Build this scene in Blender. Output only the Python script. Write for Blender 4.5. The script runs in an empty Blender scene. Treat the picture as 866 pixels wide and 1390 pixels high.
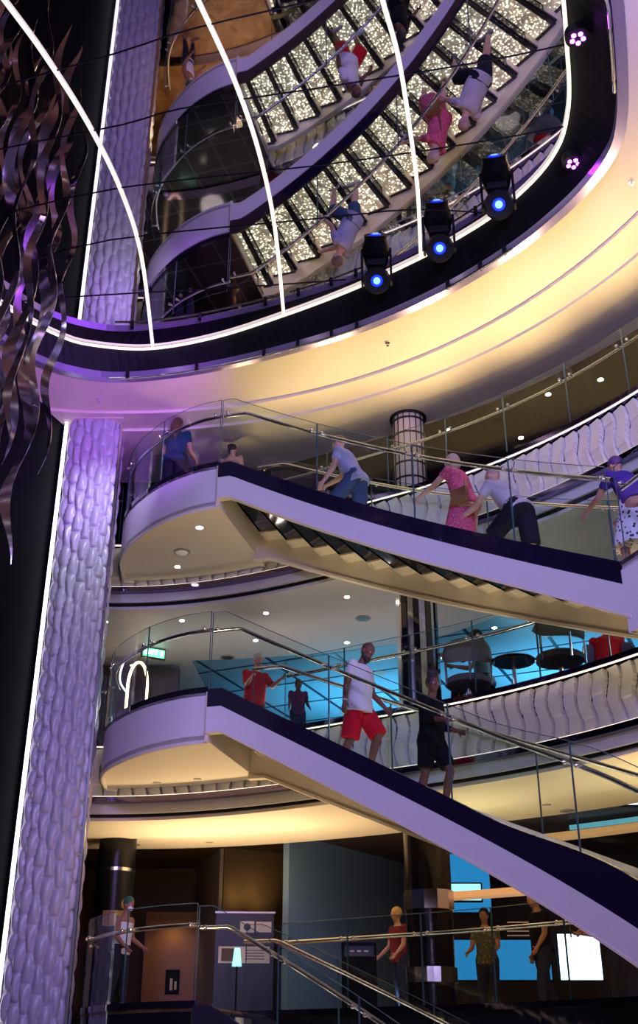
import bpy, bmesh, math, random
from math import sin, cos, pi, radians as R
from mathutils import Vector, Matrix
from mathutils.geometry import tessellate_polygon
random.seed(7)
S = bpy.context.scene
COL = S.collection
EYE = 1.6
F = 1500.0
PITCH = R(26.9)

# ---------------------------------------------------------------- helpers
def ray(x, y):
    u, v = (x - 433) / F, (695 - y) / F
    return Vector((u, cos(PITCH) - v * sin(PITCH), sin(PITCH) + v * cos(PITCH)))
def atY(x, y, Y):
    d = ray(x, y); return Vector((d.x * Y / d.y, Y, EYE + d.z * Y / d.y))
def atZ(x, y, z):
    d = ray(x, y); t = (z - EYE) / d.z
    return Vector((d.x * t, d.y * t, z))

def tag(o, label=None, cat=None, group=None, kind=None):
    if label: o['label'] = label
    if cat: o['category'] = cat
    if group: o['group'] = group
    if kind: o['kind'] = kind
    return o
def empty(name, loc=(0, 0, 0), rz=0.0):
    o = bpy.data.objects.new(name, None); COL.objects.link(o)
    o.location = loc; o.rotation_euler.z = rz; o.empty_display_size = .2
    return o
def link(name, me, mat=None, parent=None, smooth=False):
    o = bpy.data.objects.new(name, me); COL.objects.link(o)
    if mat is not None and not me.materials: me.materials.append(mat)
    if parent is not None: o.parent = parent
    if smooth:
        for p in me.polygons: p.use_smooth = True
    return o
def copy_tree(o, parent=None):
    c = o.copy(); COL.objects.link(c); c.parent = parent
    for ch in list(o.children): copy_tree(ch, c)
    return c

class MB:
    def __init__(s): s.v = []; s.f = []
    def add(s, vs, fs):
        n = len(s.v); s.v += [tuple(p) for p in vs]; s.f += [tuple(i + n for i in f) for f in fs]; return s
    def loft(s, rings, caps=True, closed=True):
        n = len(rings[0]); vs = [p for r in rings for p in r]; fs = []
        for a in range(len(rings) - 1):
            for i in range(n if closed else n - 1):
                j = (i + 1) % n
                fs.append((a*n+i, a*n+j, (a+1)*n+j, (a+1)*n+i))
        if caps and closed:
            fs.append(tuple(range(n - 1, -1, -1))); fs.append(tuple((len(rings)-1)*n + i for i in range(n)))
        return s.add(vs, fs)
    def box(s, c, d, rz=0, M=None):
        cx, cy, cz = c; w, l, h = d[0]/2, d[1]/2, d[2]/2
        m = Matrix.Rotation(rz, 3, 'Z'); vs = []
        for z in (-h, h):
            for x, y in ((-w, -l), (w, -l), (w, l), (-w, l)):
                p = m @ Vector((x, y, z)); p += Vector(c)
                vs.append(M @ p if M else p)
        return s.add(vs, [(3,2,1,0),(4,5,6,7),(0,1,5,4),(1,2,6,5),(2,3,7,6),(3,0,4,7)])
    def tube(s, pts, r, n=10, caps=True):
        pts = [Vector(p) for p in pts]; rings = []; rr = r if isinstance(r, (list, tuple)) else [r]*len(pts)
        up = Vector((0, 0, 1)); t0 = (pts[1] - pts[0]).normalized()
        if abs(t0.dot(up)) > .95: up = Vector((1, 0, 0))
        for i, p in enumerate(pts):
            a = pts[max(i-1, 0)]; b = pts[min(i+1, len(pts)-1)]; t = (b - a).normalized()
            x = t.cross(up)
            if x.length < 1e-4: x = t.cross(Vector((0, 1, 0)))
            x.normalize(); y = x.cross(t)
            rings.append([p + (x * cos(2*pi*k/n) + y * sin(2*pi*k/n)) * rr[i] for k in range(n)])
        return s.loft(rings, caps)
    def lathe(s, prof, c=(0,0,0), n=24, axis='Z'):
        rings = []
        for r_, z in prof:
            ring = []
            for k in range(n):
                a = 2*pi*k/n
                p = Vector((r_*cos(a), r_*sin(a), z)) if axis == 'Z' else (Vector((z, r_*cos(a), r_*sin(a))) if axis == 'X' else Vector((r_*cos(a), z, r_*sin(a))))
                ring.append(p + Vector(c))
            rings.append(ring)
        return s.loft(rings, True)
    def ball(s, c, r, n=12, m=8):
        rx = r if isinstance(r, (tuple, list)) else (r, r, r)
        prof = [(max(sin(pi*i/m), .02), -cos(pi*i/m)) for i in range(m+1)]
        rings = [[Vector((c[0]+p*cos(2*pi*k/n)*rx[0], c[1]+p*sin(2*pi*k/n)*rx[1], c[2]+z*rx[2])) for k in range(n)] for p, z in prof]
        return s.loft(rings, True)
    def mesh(s, name):
        me = bpy.data.meshes.new(name); me.from_pydata(s.v, [], s.f)
        bm = bmesh.new(); bm.from_mesh(me)
        bmesh.ops.recalc_face_normals(bm, faces=bm.faces); bm.to_mesh(me); bm.free()
        me.update(); return me
    def build(s, name, mat, parent=None, smooth=False, angle=40):
        me = s.mesh(name); o = link(name, me, mat, parent)
        if smooth:
            for p in me.polygons: p.use_smooth = True
            if angle:
                bm = bmesh.new(); bm.from_mesh(me)
                for e in bm.edges:
                    if len(e.link_faces) == 2 and e.calc_face_angle(0) > R(angle): e.smooth = False
                bm.to_mesh(me); bm.free()
        return o

# ---------------------------------------------------------------- materials
def mat(name, col, rough=.5, metal=0., emit=None, es=0., vary=.06, scale=6., bump=0., coat=0., spec=.5, trans=0., alpha=1.):
    m = bpy.data.materials.new(name); m.use_nodes = True
    nt = m.node_tree; b = nt.nodes['Principled BSDF']
    def I(k, v): b.inputs[k].default_value = v
    I('Roughness', rough); I('Metallic', metal); I('Coat Weight', coat); I('Specular IOR Level', spec)
    tc = nt.nodes.new('ShaderNodeTexCoord'); nz = nt.nodes.new('ShaderNodeTexNoise'); nz.inputs['Scale'].default_value = scale
    nt.links.new(tc.outputs['Object'], nz.inputs['Vector'])
    cr = nt.nodes.new('ShaderNodeMix'); cr.data_type = 'RGBA'
    cr.inputs[6].default_value = (*[c*(1-vary) for c in col], 1); cr.inputs[7].default_value = (*[min(1, c*(1+vary)) for c in col], 1)
    nt.links.new(nz.outputs['Fac'], cr.inputs[0]); nt.links.new(cr.outputs[2], b.inputs['Base Color'])
    if bump:
        bp = nt.nodes.new('ShaderNodeBump'); bp.inputs['Strength'].default_value = bump; bp.inputs['Distance'].default_value = .02
        nt.links.new(nz.outputs['Fac'], bp.inputs['Height']); nt.links.new(bp.outputs['Normal'], b.inputs['Normal'])
    if emit: I('Emission Color', (*emit, 1)); I('Emission Strength', es)
    return m
def glass_mat(name, tint=(.93, .97, .97), refl=1.0):
    m = bpy.data.materials.new(name); m.use_nodes = True; nt = m.node_tree; nt.nodes.clear()
    o = nt.nodes.new('ShaderNodeOutputMaterial'); mx = nt.nodes.new('ShaderNodeMixShader')
    t = nt.nodes.new('ShaderNodeBsdfTransparent'); g = nt.nodes.new('ShaderNodeBsdfGlossy'); fr = nt.nodes.new('ShaderNodeLayerWeight')
    t.inputs[0].default_value = (*tint, 1); g.inputs['Roughness'].default_value = .03; fr.inputs[0].default_value = .5
    pw = nt.nodes.new('ShaderNodeMath'); pw.operation = 'POWER'; pw.inputs[1].default_value = 4.5
    ml = nt.nodes.new('ShaderNodeMath'); ml.operation = 'MULTIPLY_ADD'; ml.inputs[1].default_value = .45*refl; ml.inputs[2].default_value = .035*refl
    nt.links.new(fr.outputs['Facing'], pw.inputs[0]); nt.links.new(pw.outputs[0], ml.inputs[0]); nt.links.new(ml.outputs[0], mx.inputs[0])
    nt.links.new(t.outputs[0], mx.inputs[1]); nt.links.new(g.outputs[0], mx.inputs[2]); nt.links.new(mx.outputs[0], o.inputs[0])
    return m
def emis(name, col, s, base=(.8, .8, .8)):
    return mat(name, base, .4, emit=col, es=s)
def grid_mat(name, col, line, size, rough, rot=0., lw=.03, metal=0.):
    m = mat(name, col, rough, metal); nt = m.node_tree; b = nt.nodes['Principled BSDF']
    tc = nt.nodes.new('ShaderNodeTexCoord'); mp = nt.nodes.new('ShaderNodeMapping'); mp.inputs['Rotation'].default_value[2] = rot
    br = nt.nodes.new('ShaderNodeTexBrick'); br.offset = 0; br.inputs['Scale'].default_value = 1/size
    br.inputs['Brick Width'].default_value = 1; br.inputs['Row Height'].default_value = 1; br.inputs['Mortar Size'].default_value = lw
    br.inputs['Color1'].default_value = (*col, 1); br.inputs['Color2'].default_value = (*[c*.88 for c in col], 1); br.inputs['Mortar'].default_value = (*line, 1)
    nt.links.new(tc.outputs['Object'], mp.inputs[0]); nt.links.new(mp.outputs[0], br.inputs[0])
    nt.links.new(br.outputs['Color'], b.inputs['Base Color'])
    return m
def marble_mat(name, c1, c2, rough=.15):
    m = mat(name, c1, rough); nt = m.node_tree; b = nt.nodes['Principled BSDF']
    tc = nt.nodes.new('ShaderNodeTexCoord'); nz = nt.nodes.new('ShaderNodeTexNoise'); nz.inputs['Scale'].default_value = 2.2; nz.inputs['Detail'].default_value = 6; nz.inputs['Distortion'].default_value = 1.2
    cr = nt.nodes.new('ShaderNodeValToRGB'); cr.color_ramp.elements[0].color = (*c1, 1); cr.color_ramp.elements[1].color = (*c2, 1)
    cr.color_ramp.elements[0].position = .35; cr.color_ramp.elements[1].position = .68
    nt.links.new(tc.outputs['Object'], nz.inputs[0]); nt.links.new(nz.outputs[0], cr.inputs[0]); nt.links.new(cr.outputs[0], b.inputs['Base Color'])
    return m
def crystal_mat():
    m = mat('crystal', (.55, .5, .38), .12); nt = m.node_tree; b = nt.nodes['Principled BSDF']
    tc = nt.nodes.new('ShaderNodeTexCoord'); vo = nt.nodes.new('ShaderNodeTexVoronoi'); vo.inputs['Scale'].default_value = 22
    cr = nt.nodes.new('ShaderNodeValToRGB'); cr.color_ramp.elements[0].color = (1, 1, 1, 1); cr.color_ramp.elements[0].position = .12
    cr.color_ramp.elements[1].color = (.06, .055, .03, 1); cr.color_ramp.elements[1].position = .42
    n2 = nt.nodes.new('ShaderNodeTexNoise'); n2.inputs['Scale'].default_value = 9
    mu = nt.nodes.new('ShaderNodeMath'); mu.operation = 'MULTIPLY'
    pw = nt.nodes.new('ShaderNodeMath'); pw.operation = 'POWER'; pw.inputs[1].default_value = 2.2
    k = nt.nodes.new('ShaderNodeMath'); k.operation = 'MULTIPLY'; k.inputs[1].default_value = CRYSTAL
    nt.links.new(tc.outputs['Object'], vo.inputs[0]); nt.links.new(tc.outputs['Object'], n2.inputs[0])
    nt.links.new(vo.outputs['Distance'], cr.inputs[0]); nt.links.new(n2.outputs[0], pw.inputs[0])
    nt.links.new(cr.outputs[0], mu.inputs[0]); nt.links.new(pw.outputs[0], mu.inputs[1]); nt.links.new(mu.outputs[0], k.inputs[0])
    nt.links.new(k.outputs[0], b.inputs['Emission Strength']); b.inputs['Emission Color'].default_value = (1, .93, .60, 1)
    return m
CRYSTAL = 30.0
M = dict(
    paint=mat('satin_white_paint', (.74, .72, .74), .38, vary=.02),
    cream=mat('cream_plaster', (.78, .70, .56), .55, vary=.02),
    grey_plaster=mat('grey_plaster', (.62, .60, .60), .45, vary=.02),
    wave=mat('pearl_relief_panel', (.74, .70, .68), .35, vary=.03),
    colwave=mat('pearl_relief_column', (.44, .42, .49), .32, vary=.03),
    blackgloss=mat('black_polished_glass', (.012, .010, .018), .06, vary=.2, coat=.5, spec=1.), smoke=mat('black_glass_violet_sheen', (.013, .008, .028), .10, .0, vary=.3, scale=2, coat=.8, spec=1.),  # skirting band: purple reflections put into the black as a violet base
    blackmatte=mat('matte_black', (.006, .006, .008), .5, vary=.2, spec=.12),
    blackwall=mat('black_wall', (.0012, .0012, .0025), .6, vary=.3, scale=2, spec=.08),
    chrome=mat('polished_chrome', (.90, .88, .90), .17, 1., vary=.03),
    bronze=mat('polished_bronze', (.62, .42, .25), .22, 1.),
    mirror=mat('dark_mirror', (.60, .56, .62), .015, 1., vary=.01),
    purplemirror=mat('purple_tinted_mirror', (.20, .16, .30), .08, 1., vary=.1),
    glass=glass_mat('clear_glass'), edge=mat('glass_edge', (.10, .16, .17), .15, .3, vary=.1),
    led=emis('warm_white_led', (1, .88, .68), 1.15), ledsoft=emis('soft_warm_led', (1, .84, .62), 1.6),
    coveled=emis('cove_led', (1, .78, .50), 4.0), coolled=emis('cool_white_led', (.95, .92, 1.0), 2.6),
    lamp=emis('lamp_lens', (1, .9, .72), 14.0), lamppurple=emis('purple_lens', (.55, .05, 1.0), 18.0),
    lampblue=emis('blue_lens', (.0, .03, 1.0), 1.6, (.01, .02, .3)), lampcore=emis('pale_blue_lens', (.25, .55, 1.0), 1.6, (.1, .2, .5)),
    tile=grid_mat('black_floor_tile', (.03, .028, .035), (.10, .09, .10), .6, .12, .3),
    marble=marble_mat('amber_marble', (.42, .22, .08), (.72, .45, .2)),
    blackceil=grid_mat('black_ceiling_tile', (.011, .010, .013), (.03, .028, .03), 1.1, .35, .5, .012),
    brownceil=mat('dark_brown_ceiling', (.05, .028, .02), .5),
    blueceil=grid_mat('glossy_blue_ceiling_tile', (.22, .44, .58), (.015, .05, .08), 1.25, .25, .42, .03),
    darkwall=mat('dark_wall', (.05, .042, .05), .5), bluewall=mat('slate_blue_wall', (.15, .25, .40), .5),
    brownwall=mat('brown_wall', (.11, .07, .045), .5), greypanel=mat('grey_panel', (.20, .17, .17), .6),
    beige=mat('beige_leather', (.72, .60, .46), .45), darkbronze=mat('dark_bronze', (.05, .035, .03), .3, .8),
    steel=mat('brushed_steel', (.42, .40, .36), .3, .9, vary=.15, scale=40),
    vent=mat('vent_grey', (.36, .33, .33), .5), navy=mat('navy_board', (.012, .018, .05), .35), white=mat('white_card', (.75, .75, .78), .5),
    seat=mat('grey_upholstery', (.17, .16, .18), .8, bump=.2, scale=80), ribbon=mat('mirror_ribbon', (.62, .56, .62), .14, 1., vary=.3, scale=9),
    bluelit=emis('blue_backlight', (.02, .30, .70), .7, (.02, .1, .2)), screen=emis('white_screen', (.72, .82, 1.0), 3.2),
    tealscreen=emis('teal_screen', (.25, .85, .85), 1.4), exitgreen=emis('exit_green', (.0, .75, .28), 2.2), exitwhite=emis('exit_white', (.8, 1, .85), 4.),
    warmglow=emis('warm_lit_glass', (1, .55, .16), 2.0), gold=emis('gold_ring_light', (1, .68, .34), 4.5),
)
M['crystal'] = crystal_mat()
M['blackceil'].node_tree.nodes['Principled BSDF'].inputs['Specular IOR Level'].default_value = .1

# ---------------------------------------------------------------- plan (polar about O)
OX, OY = -3.19, 7.44
def pol(r, th, z): return Vector((OX + r*cos(R(th)), OY + r*sin(R(th)), z))
D3, D2, D1 = 9.46, 6.07, 2.30
MZ, SZ = 11.60, 11.20
RN, RF = 6.73, 8.5                     # near and far side of the flights
THA, THC = 75.0, 23.4
DEG = (D3-D2)/(THA-THC)                 # metres of drop per degree
def G(th):
    if th < 60: return 8.65
    t = min(1, (th-60)/30); t = t*t*(3-2*t)
    return 8.65 + .62*t
def frange(a, b, n): return [a + (b-a)*i/n for i in range(n+1)]
def sweep(mb, ths, prof):
    mb.loft([[pol(r, th, z) for r, z in prof(th)] for th in ths], True); return mb
def struct(o): return tag(o, kind='structure')
def ring_slab(name, r0, r1, z0, z1, a, b, m, n=70):
    f0 = r0 if callable(r0) else (lambda t: r0); f1 = r1 if callable(r1) else (lambda t: r1)
    mb = sweep(MB(), frange(a, b, n), lambda t: [(f0(t), z0), (f1(t), z0), (f1(t), z1), (f0(t), z1)])
    return mb.build(name, m)
def polyprism(mb, pts, z0, z1):
    n = len(pts); tris = tessellate_polygon([[Vector((p[0], p[1], 0)) for p in pts]])
    vs = [(p[0], p[1], z0) for p in pts] + [(p[0], p[1], z1) for p in pts]
    fs = [tuple(t) for t in tris] + [tuple(i+n for i in t) for t in tris] + [(i, (i+1) % n, (i+1) % n+n, i+n) for i in range(n)]
    return mb.add(vs, fs)

# ---------------------------------------------------------------- main hall shell
fl = MB().box((0, 11, -.1), (26, 34, .2)).build('floor', M['marble']); struct(fl)
# black wall behind and left of the big column, running toward the viewer
wl = MB().box((0, 0, 0), (.2, 9.5, 11.6))
wv = wl.build('wall_left', M['blackwall']); wv.location = (-5.62, 12.2, 5.8); wv.rotation_euler.z = R(-20.5); struct(wv)

# ---------------------------------------------------------------- gallery decks
TH0, TH1 = -14.0, 95.5
ths = frange(TH1, TH0, 110)
def relief(u, v, W, a, L, PH):
    k = math.floor(u / W)
    for i in (k-1, k, k+1, k+2):
        lo = i*W + a*sin(2*pi*v/L + i*PH); hi = (i+1)*W + a*sin(2*pi*v/L + (i+1)*PH)
        if lo <= u < hi:
            return i, (u-lo)/max(hi-lo, 1e-4)
    return k, .5
def wave_fascia(zt, zb, a, b, idx):
    mb = MB(); n = 1500; m = 30; rows = []
    for q in range(n+1):
        th = a + (b-a)*q/n; u = R(a - th)*8.7; col = []
        for w in range(m+1):
            v = (zt-zb)*w/m; i, t = relief(u+50, v, .215, .030, .60, .35)
            vb = .18 + ((i*7) % 5)*.13
            h = .010 + .062*t**1.2 + (.026 if v > vb else 0)*(1-.4*t)
            if t < .075: h = -.03
            col.append(pol(G(th) - .01 + .075 - h, th, zb+v))
        rows.append(col)
    vs = [p for r_ in rows for p in r_]; fs = []
    for q in range(n):
        for w in range(m):
            fs.append((q*(m+1)+w, (q+1)*(m+1)+w, (q+1)*(m+1)+w+1, q*(m+1)+w+1))
    mb.add(vs, fs); o = mb.build('trim_%d' % idx, M['wave'])
    return struct(o)

def gallery(zf, idx, a=TH1, b=TH0, fancy=True, floor_m=None, thick=.80):
    o = ring_slab('floor', lambda t: G(t)+.06, lambda t: 19.5, zf-.40, zf, a, b, floor_m or M['tile']); struct(o)
    th_ = frange(a, b, 110)
    # polished edge on top, glossy lower trim, stepped band underneath
    e = MB()
    sweep(e, th_, lambda t: [(G(t)-.10, zf-.04), (G(t)+.12, zf-.04), (G(t)+.12, zf+.03), (G(t)-.10, zf+.03)])
    struct(e.build('trim_%d' % (idx+10), M['purplemirror']))
    if fancy:
        wave_fascia(zf-.06, zf-.78, a, b, idx)
        e = MB(); sweep(e, th_, lambda t: [(G(t)-.10, zf-.88), (G(t)+.1, zf-.88), (G(t)+.1, zf-.80), (G(t)-.10, zf-.80)])
        struct(e.build('trim_%d' % (idx+20), M['purplemirror']))
        s = MB(); sweep(s, th_, lambda t: [(G(t)-.085, zf-.054), (G(t)-.062, zf-.054), (G(t)-.062, zf-.041), (G(t)-.085, zf-.041)])
        o = s.build('light_strip', M['ledsoft']); tag(o, ('warm light strip along the top of the %s wavy gallery panels' % ('upper' if zf > 8 else 'middle')), 'light strip', 'strips lighting the wavy panels')
        s = MB(); sweep(s, th_, lambda t: [(G(t)-.085, zf-.799), (G(t)-.062, zf-.799), (G(t)-.062, zf-.788), (G(t)-.085, zf-.788)])
        o = s.build('light_strip', M['ledsoft']); tag(o, ('warm light strip along the foot of the %s wavy gallery panels' % ('upper' if zf > 8 else 'middle')), 'light strip', 'strips lighting the wavy panels')
        e = MB(); sweep(e, th_, lambda t: [(G(t)+.02, zf-1.03), (G(t)+.3, zf-1.03), (G(t)+.3, zf-.88), (G(t)+.02, zf-.88)])
        struct(e.build('trim_%d' % (idx+30), M['grey_plaster']))
        e = MB(); sweep(e, th_, lambda t: [(G(t)+.06, zf-1.07), (G(t)+.3, zf-1.07), (G(t)+.3, zf-1.03), (G(t)+.06, zf-1.03)])
        struct(e.build('trim_%d' % (idx+40), M['blackmatte']))  # black strip drawn for the shadow gap under the grey band

def BR(t): return 11.9 if t > 64 else max(10.9, 11.9 - (64-t)*.07)
gallery(D3, 1); gallery(D2, 2); gallery(D1, 3, fancy=False, floor_m=M['marble'])
struct(ring_slab('wall_front', lambda t: G(t)+.02, lambda t: G(t)+.3, 0, D1-.04, TH1, TH0, M['blackgloss']))
# deck 2 ceiling: grey ring, then blue tiles ; deck 1 ceiling: cream ring, then brown
struct(ring_slab('ceiling', lambda t: G(t)+.1, BR, D3-1.12, D3-.42, TH1, TH0, M['grey_plaster']))
struct(ring_slab('ceiling', BR, lambda t: 19.5, D3-1.07, D3-.42, 86, TH0, M['blueceil']))
struct(ring_slab('ceiling', BR, lambda t: 19.5, D3-1.07, D3-.42, TH1, 86, M['grey_plaster']))
struct(ring_slab('ceiling', lambda t: G(t)+.1, lambda t: G(t)+1.5, D2-1.12, D2-.42, TH1, TH0, M['cream']))
struct(ring_slab('ceiling', lambda t: G(t)+1.5, lambda t: G(t)+2.75, D2-1.06, D2-.42, TH1, TH0, M['cream']))
struct(ring_slab('ceiling', lambda t: G(t)+2.75, lambda t: 19.5, D2-.85, D2-.42, TH1, TH0, M['brownceil']))
# back walls
struct(ring_slab('wall_back', 19.3, 19.5, 0, MZ+.2, TH1, TH0, M['darkwall']))
# wall closing the galleries at the left end
def radial_wall(name, th, r0, r1, z0, z1, m):
    p, q = pol(r0, th, 0), pol(r1, th, 0); c = (p+q)/2; d = q-p
    return MB().box((c.x, c.y, (z0+z1)/2), (d.length, .12, z1-z0), math.atan2(d.y, d.x)).build(name, m)
struct(radial_wall('wall_left', 95.9, 8.9, 19.5, 0, SZ, M['blackwall']))
struct(radial_wall('wall_right', -14.5, 8.9, 19.5, 0, SZ, M['darkwall']))

# ---------------------------------------------------------------- ceiling: mirror oval, black rim, cream ring
def spline(pts, n):
    pts = [Vector(p) for p in pts]; out = []
    for i in range(len(pts)-1):
        p0, p1, p2, p3 = pts[max(i-1, 0)], pts[i], pts[i+1], pts[min(i+2, len(pts)-1)]
        for k in range(n):
            t = k/n
            out.append(.5*((2*p1) + (p2-p0)*t + (2*p0-5*p1+4*p2-p3)*t*t + (3*p1-p0-3*p2+p3)*t**3))
    out.append(pts[-1]); return out
def resample(pts, n):
    L = [0]
    for a, b in zip(pts, pts[1:]): L.append(L[-1] + (b-a).length)
    out = []; j = 0
    for i in range(n+1):
        s = L[-1]*i/n
        while j < len(L)-2 and L[j+1] < s: j += 1
        t = (s-L[j])/max(L[j+1]-L[j], 1e-9); out.append(pts[j].lerp(pts[j+1], min(t, 1)))
    return out
inner = [atZ(x, y, MZ) for x, y in ((-60, 375), (0, 412), (40, 435), (80, 455), (120, 467), (200, 473), (290, 458), (385, 428), (480, 392), (575, 348), (630, 318), (680, 285), (730, 240), (762, 195), (774, 150), (776, 110), (773, 60), (769, 0), (758, -120))]
outer = [atZ(x, y, SZ) for x, y in ((-60, 415), (0, 452), (40, 478), (90, 497), (150, 507), (220, 503), (300, 490), (400, 466), (500, 434), (600, 389), (690, 335), (750, 288), (795, 243), (828, 195), (838, 150), (838, 90), (832, 0), (822, -120))]
inner += [Vector((2.3, 3.5, MZ)), Vector((1.9, 0.0, MZ))]
outer += [Vector((2.8, 3.5, SZ)), Vector((2.4, 0.0, SZ))]
inner = resample(spline(inner, 8), 150); outer = resample(spline(outer, 8), 150)
# mirrored oval: panels lie side by side, one continuous plane
mp = [p for p in inner] + [Vector((-6.6, 0, MZ)), Vector((-6.6, inner[0].y, MZ))]
mb = MB(); polyprism(mb, mp, MZ, MZ+.05); struct(mb.build('ceiling', M['mirror']))
mb = MB()
mb.loft([[a, b, b + Vector((0, 0, .6)), a + Vector((0, 0, .25))] for a, b in zip(inner, outer)])
struct(mb.build('trim_51', M['blackmatte']))
def offs(path, d):
    out = []
    for i, p in enumerate(path):
        t = (path[min(i+1, len(path)-1)] - path[max(i-1, 0)]).normalized()
        out.append(p + Vector((-t.y, t.x, 0))*d)     # left of travel = outward here
    return out
o1 = offs(outer, -.02); o2 = offs(outer, .10)
mb = MB(); mb.loft([[Vector((a.x, a.y, SZ-.10)), Vector((b.x, b.y, SZ-.10)), Vector((b.x, b.y, SZ+.02)), Vector((a.x, a.y, SZ+.02))] for a, b in zip(o1, o2)])
struct(mb.build('trim_52', mat('satin_metal_purple_sheen', (.42, .36, .55), .28, .7)))  # purple light reflected in the trim is put into its lilac colour
ip = [Vector((p.x, p.y, MZ-.03)) for p in offs(inner, -.03)]
tag(MB().tube(ip, .022, 8).build('light_strip', M['led']), 'glowing white light line around the rim of the mirrored ceiling', 'light strip')
# four long light lines and dark joints of the mirror
for k, (pts, lab) in enumerate((
    (((-40, -60), (5, 0), (60, 75), (120, 170), (165, 262), (192, 350), (207, 469)), 'curved white ceiling light line nearest the hanging ribbons, crossing the reflected column'),
    (((240, -60), (268, 0), (318, 110), (352, 210), (373, 310), (385, 427)), 'curved white ceiling light line between the reflected landings and the lit steps'),
    (((508, -60), (519, 0), (541, 80), (557, 180), (567, 260), (571, 347)), 'curved white ceiling light line in the middle of the reflected crystal steps'))):
    w = spline([atZ(x, y, MZ-.02) for x, y in pts], 6)
    tag(MB().tube(w, .024, 8).build('light_strip', M['led']), lab, 'light strip')
jm = MB()
for pts in (((-60, 137), (0, 118), (160, 72), (260, 40), (433, 0), (600, -35)), ((-60, 222), (0, 203), (165, 170), (245, 148), (433, 120), (650, 85), (772, 60)), ((0, 292), (165, 255), (433, 225), (640, 195), (768, 172)), ((20, 362), (150, 326), (433, 297), (560, 285), (664, 290)), ((0, 412), (120, 402), (330, 390), (470, 380))):
    w = [atZ(x, y, MZ-.006) for x, y in pts]; jm.tube(spline(w, 3), .008, 4)
struct(jm.build('trim_53', M['blackmatte']))
# cream ring and stepped coves (the black wall cuts it at the left)
mb = MB(); oo = [Vector((p.x, p.y, SZ)) for p in offs(outer, -.0)]
R1 = 7.85
outr = [pol(9.5, 112 - (112+14)*i/60, SZ) for i in range(61)]
ring_out = [Vector((-8.0, outer[0].y, SZ))] + [Vector((-8.0, 15.5, SZ))] + outr[6:] + [Vector((outr[-1].x, 0, SZ))]
poly = [p for p in oo] + ring_out[::-1]
polyprism(mb, poly, SZ, SZ+.06); struct(mb.build('ceiling', M['cream']))
struct(ring_slab('ceiling', R1, lambda t: G(t)+.85, SZ-.05, SZ+.01, 112, TH0, M['cream']))
struct(ring_slab('ceiling', 8.32, lambda t: G(t)+.85, SZ-.10, SZ-.04, 112, TH0, M['cream']))
struct(ring_slab('ceiling', lambda t: G(t)+.8, 19.5, SZ+.07, SZ+.13, TH1, TH0, M['blackceil']))

# ---------------------------------------------------------------- landings
edge_pts = [(-1.45, 13.965), (-1.84, 14.13), (-2.3, 14.48), (-2.68, 14.93), (-2.97, 15.4), (-3.13, 15.85), (-3.19, 16.3), (-3.20, 16.66)]
EDGE = [Vector((p.x, p.y, 0)) for p in spline([(x, y, 0) for x, y in edge_pts], 6)]
def landing(zf, label, fmat, smat, soff, seed=0):
    root = empty('landing', (-2.0, 15.4, zf-.69)); tag(root, label, 'landing')
    inv = Vector((2.0, -15.4, -(zf-.69)))
    back = [pol(G(t)-.02, t, 0) for t in frange(91, THA, 8)]
    poly = [p for p in EDGE] + back[1:] + [pol(RN+.02, THA, 0)]
    def loc(p, z): return (p.x+2.0, p.y-15.4, z-(zf-.69))
    pl = [Vector((p.x+2, p.y-15.4, 0)) for p in poly]
    mb = MB(); polyprism(mb, pl, .62, .688); mb.build('floor_top', M['tile'] if zf > 4 else M['marble'], root)
    mb = MB(); polyprism(mb, pl, .03, .09); mb.build('soffit', soff, root)
    # curved fascia with rolled lower lip
    path = EDGE + [back[1]]
    n = len(path); o_ = offs([p for p in path], .0); i_ = []
    for i, p in enumerate(path):
        t = (path[min(i+1, n-1)]-path[max(i-1, 0)]).normalized(); i_.append(p + Vector((t.y, -t.x, 0))*.05)
    mb = MB(); mb.loft([[loc(a, zf-.69), loc(b, zf-.69), loc(b, zf-.01), loc(a, zf-.01)] for a, b in zip(o_, i_)]); mb.build('fascia', fmat, root, smooth=True)
    mb = MB(); mb.tube([loc(a.lerp(b, .5), zf-.69) for a, b in zip(o_, i_)], .022, 6); mb.build('lower_lip', M['cream'] if zf > 4 else fmat, root, smooth=True)
    out = []
    for i, p in enumerate(path):
        t = (path[min(i+1, n-1)]-path[max(i-1, 0)]).normalized(); out.append(p - Vector((t.y, -t.x, 0))*.012)
    mb = MB(); mb.loft([[loc(a, zf-.03), loc(b, zf-.03), loc(b, zf+.045), loc(a, zf+.045)] for a, b in zip(out, i_)]); mb.build('polished_edge', M['blackgloss'], root, smooth=True)
    a, b = pol(RN+.0, THA, 0), pol(G(THA)-.05, THA, 0); c = (a+b)/2; d = b-a
    mb = MB().box(loc(c, zf-.36), (d.length, .05, .66), math.atan2(d.y, d.x)); mb.build('end_panel', soff, root)
    return root
landing(D3, 'upper rounded white stair landing, below the cream ceiling beside the tall column', M['paint'], M['paint'], M['cream'])
landing(D2, 'middle rounded white stair landing, above the man in red shorts and left of him', M['paint'], M['paint'], M['cream'])
landing(D1, 'lowest rounded stair landing, carrying the woman in the white top', M['blackgloss'], M['paint'], M['brownceil'])

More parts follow.
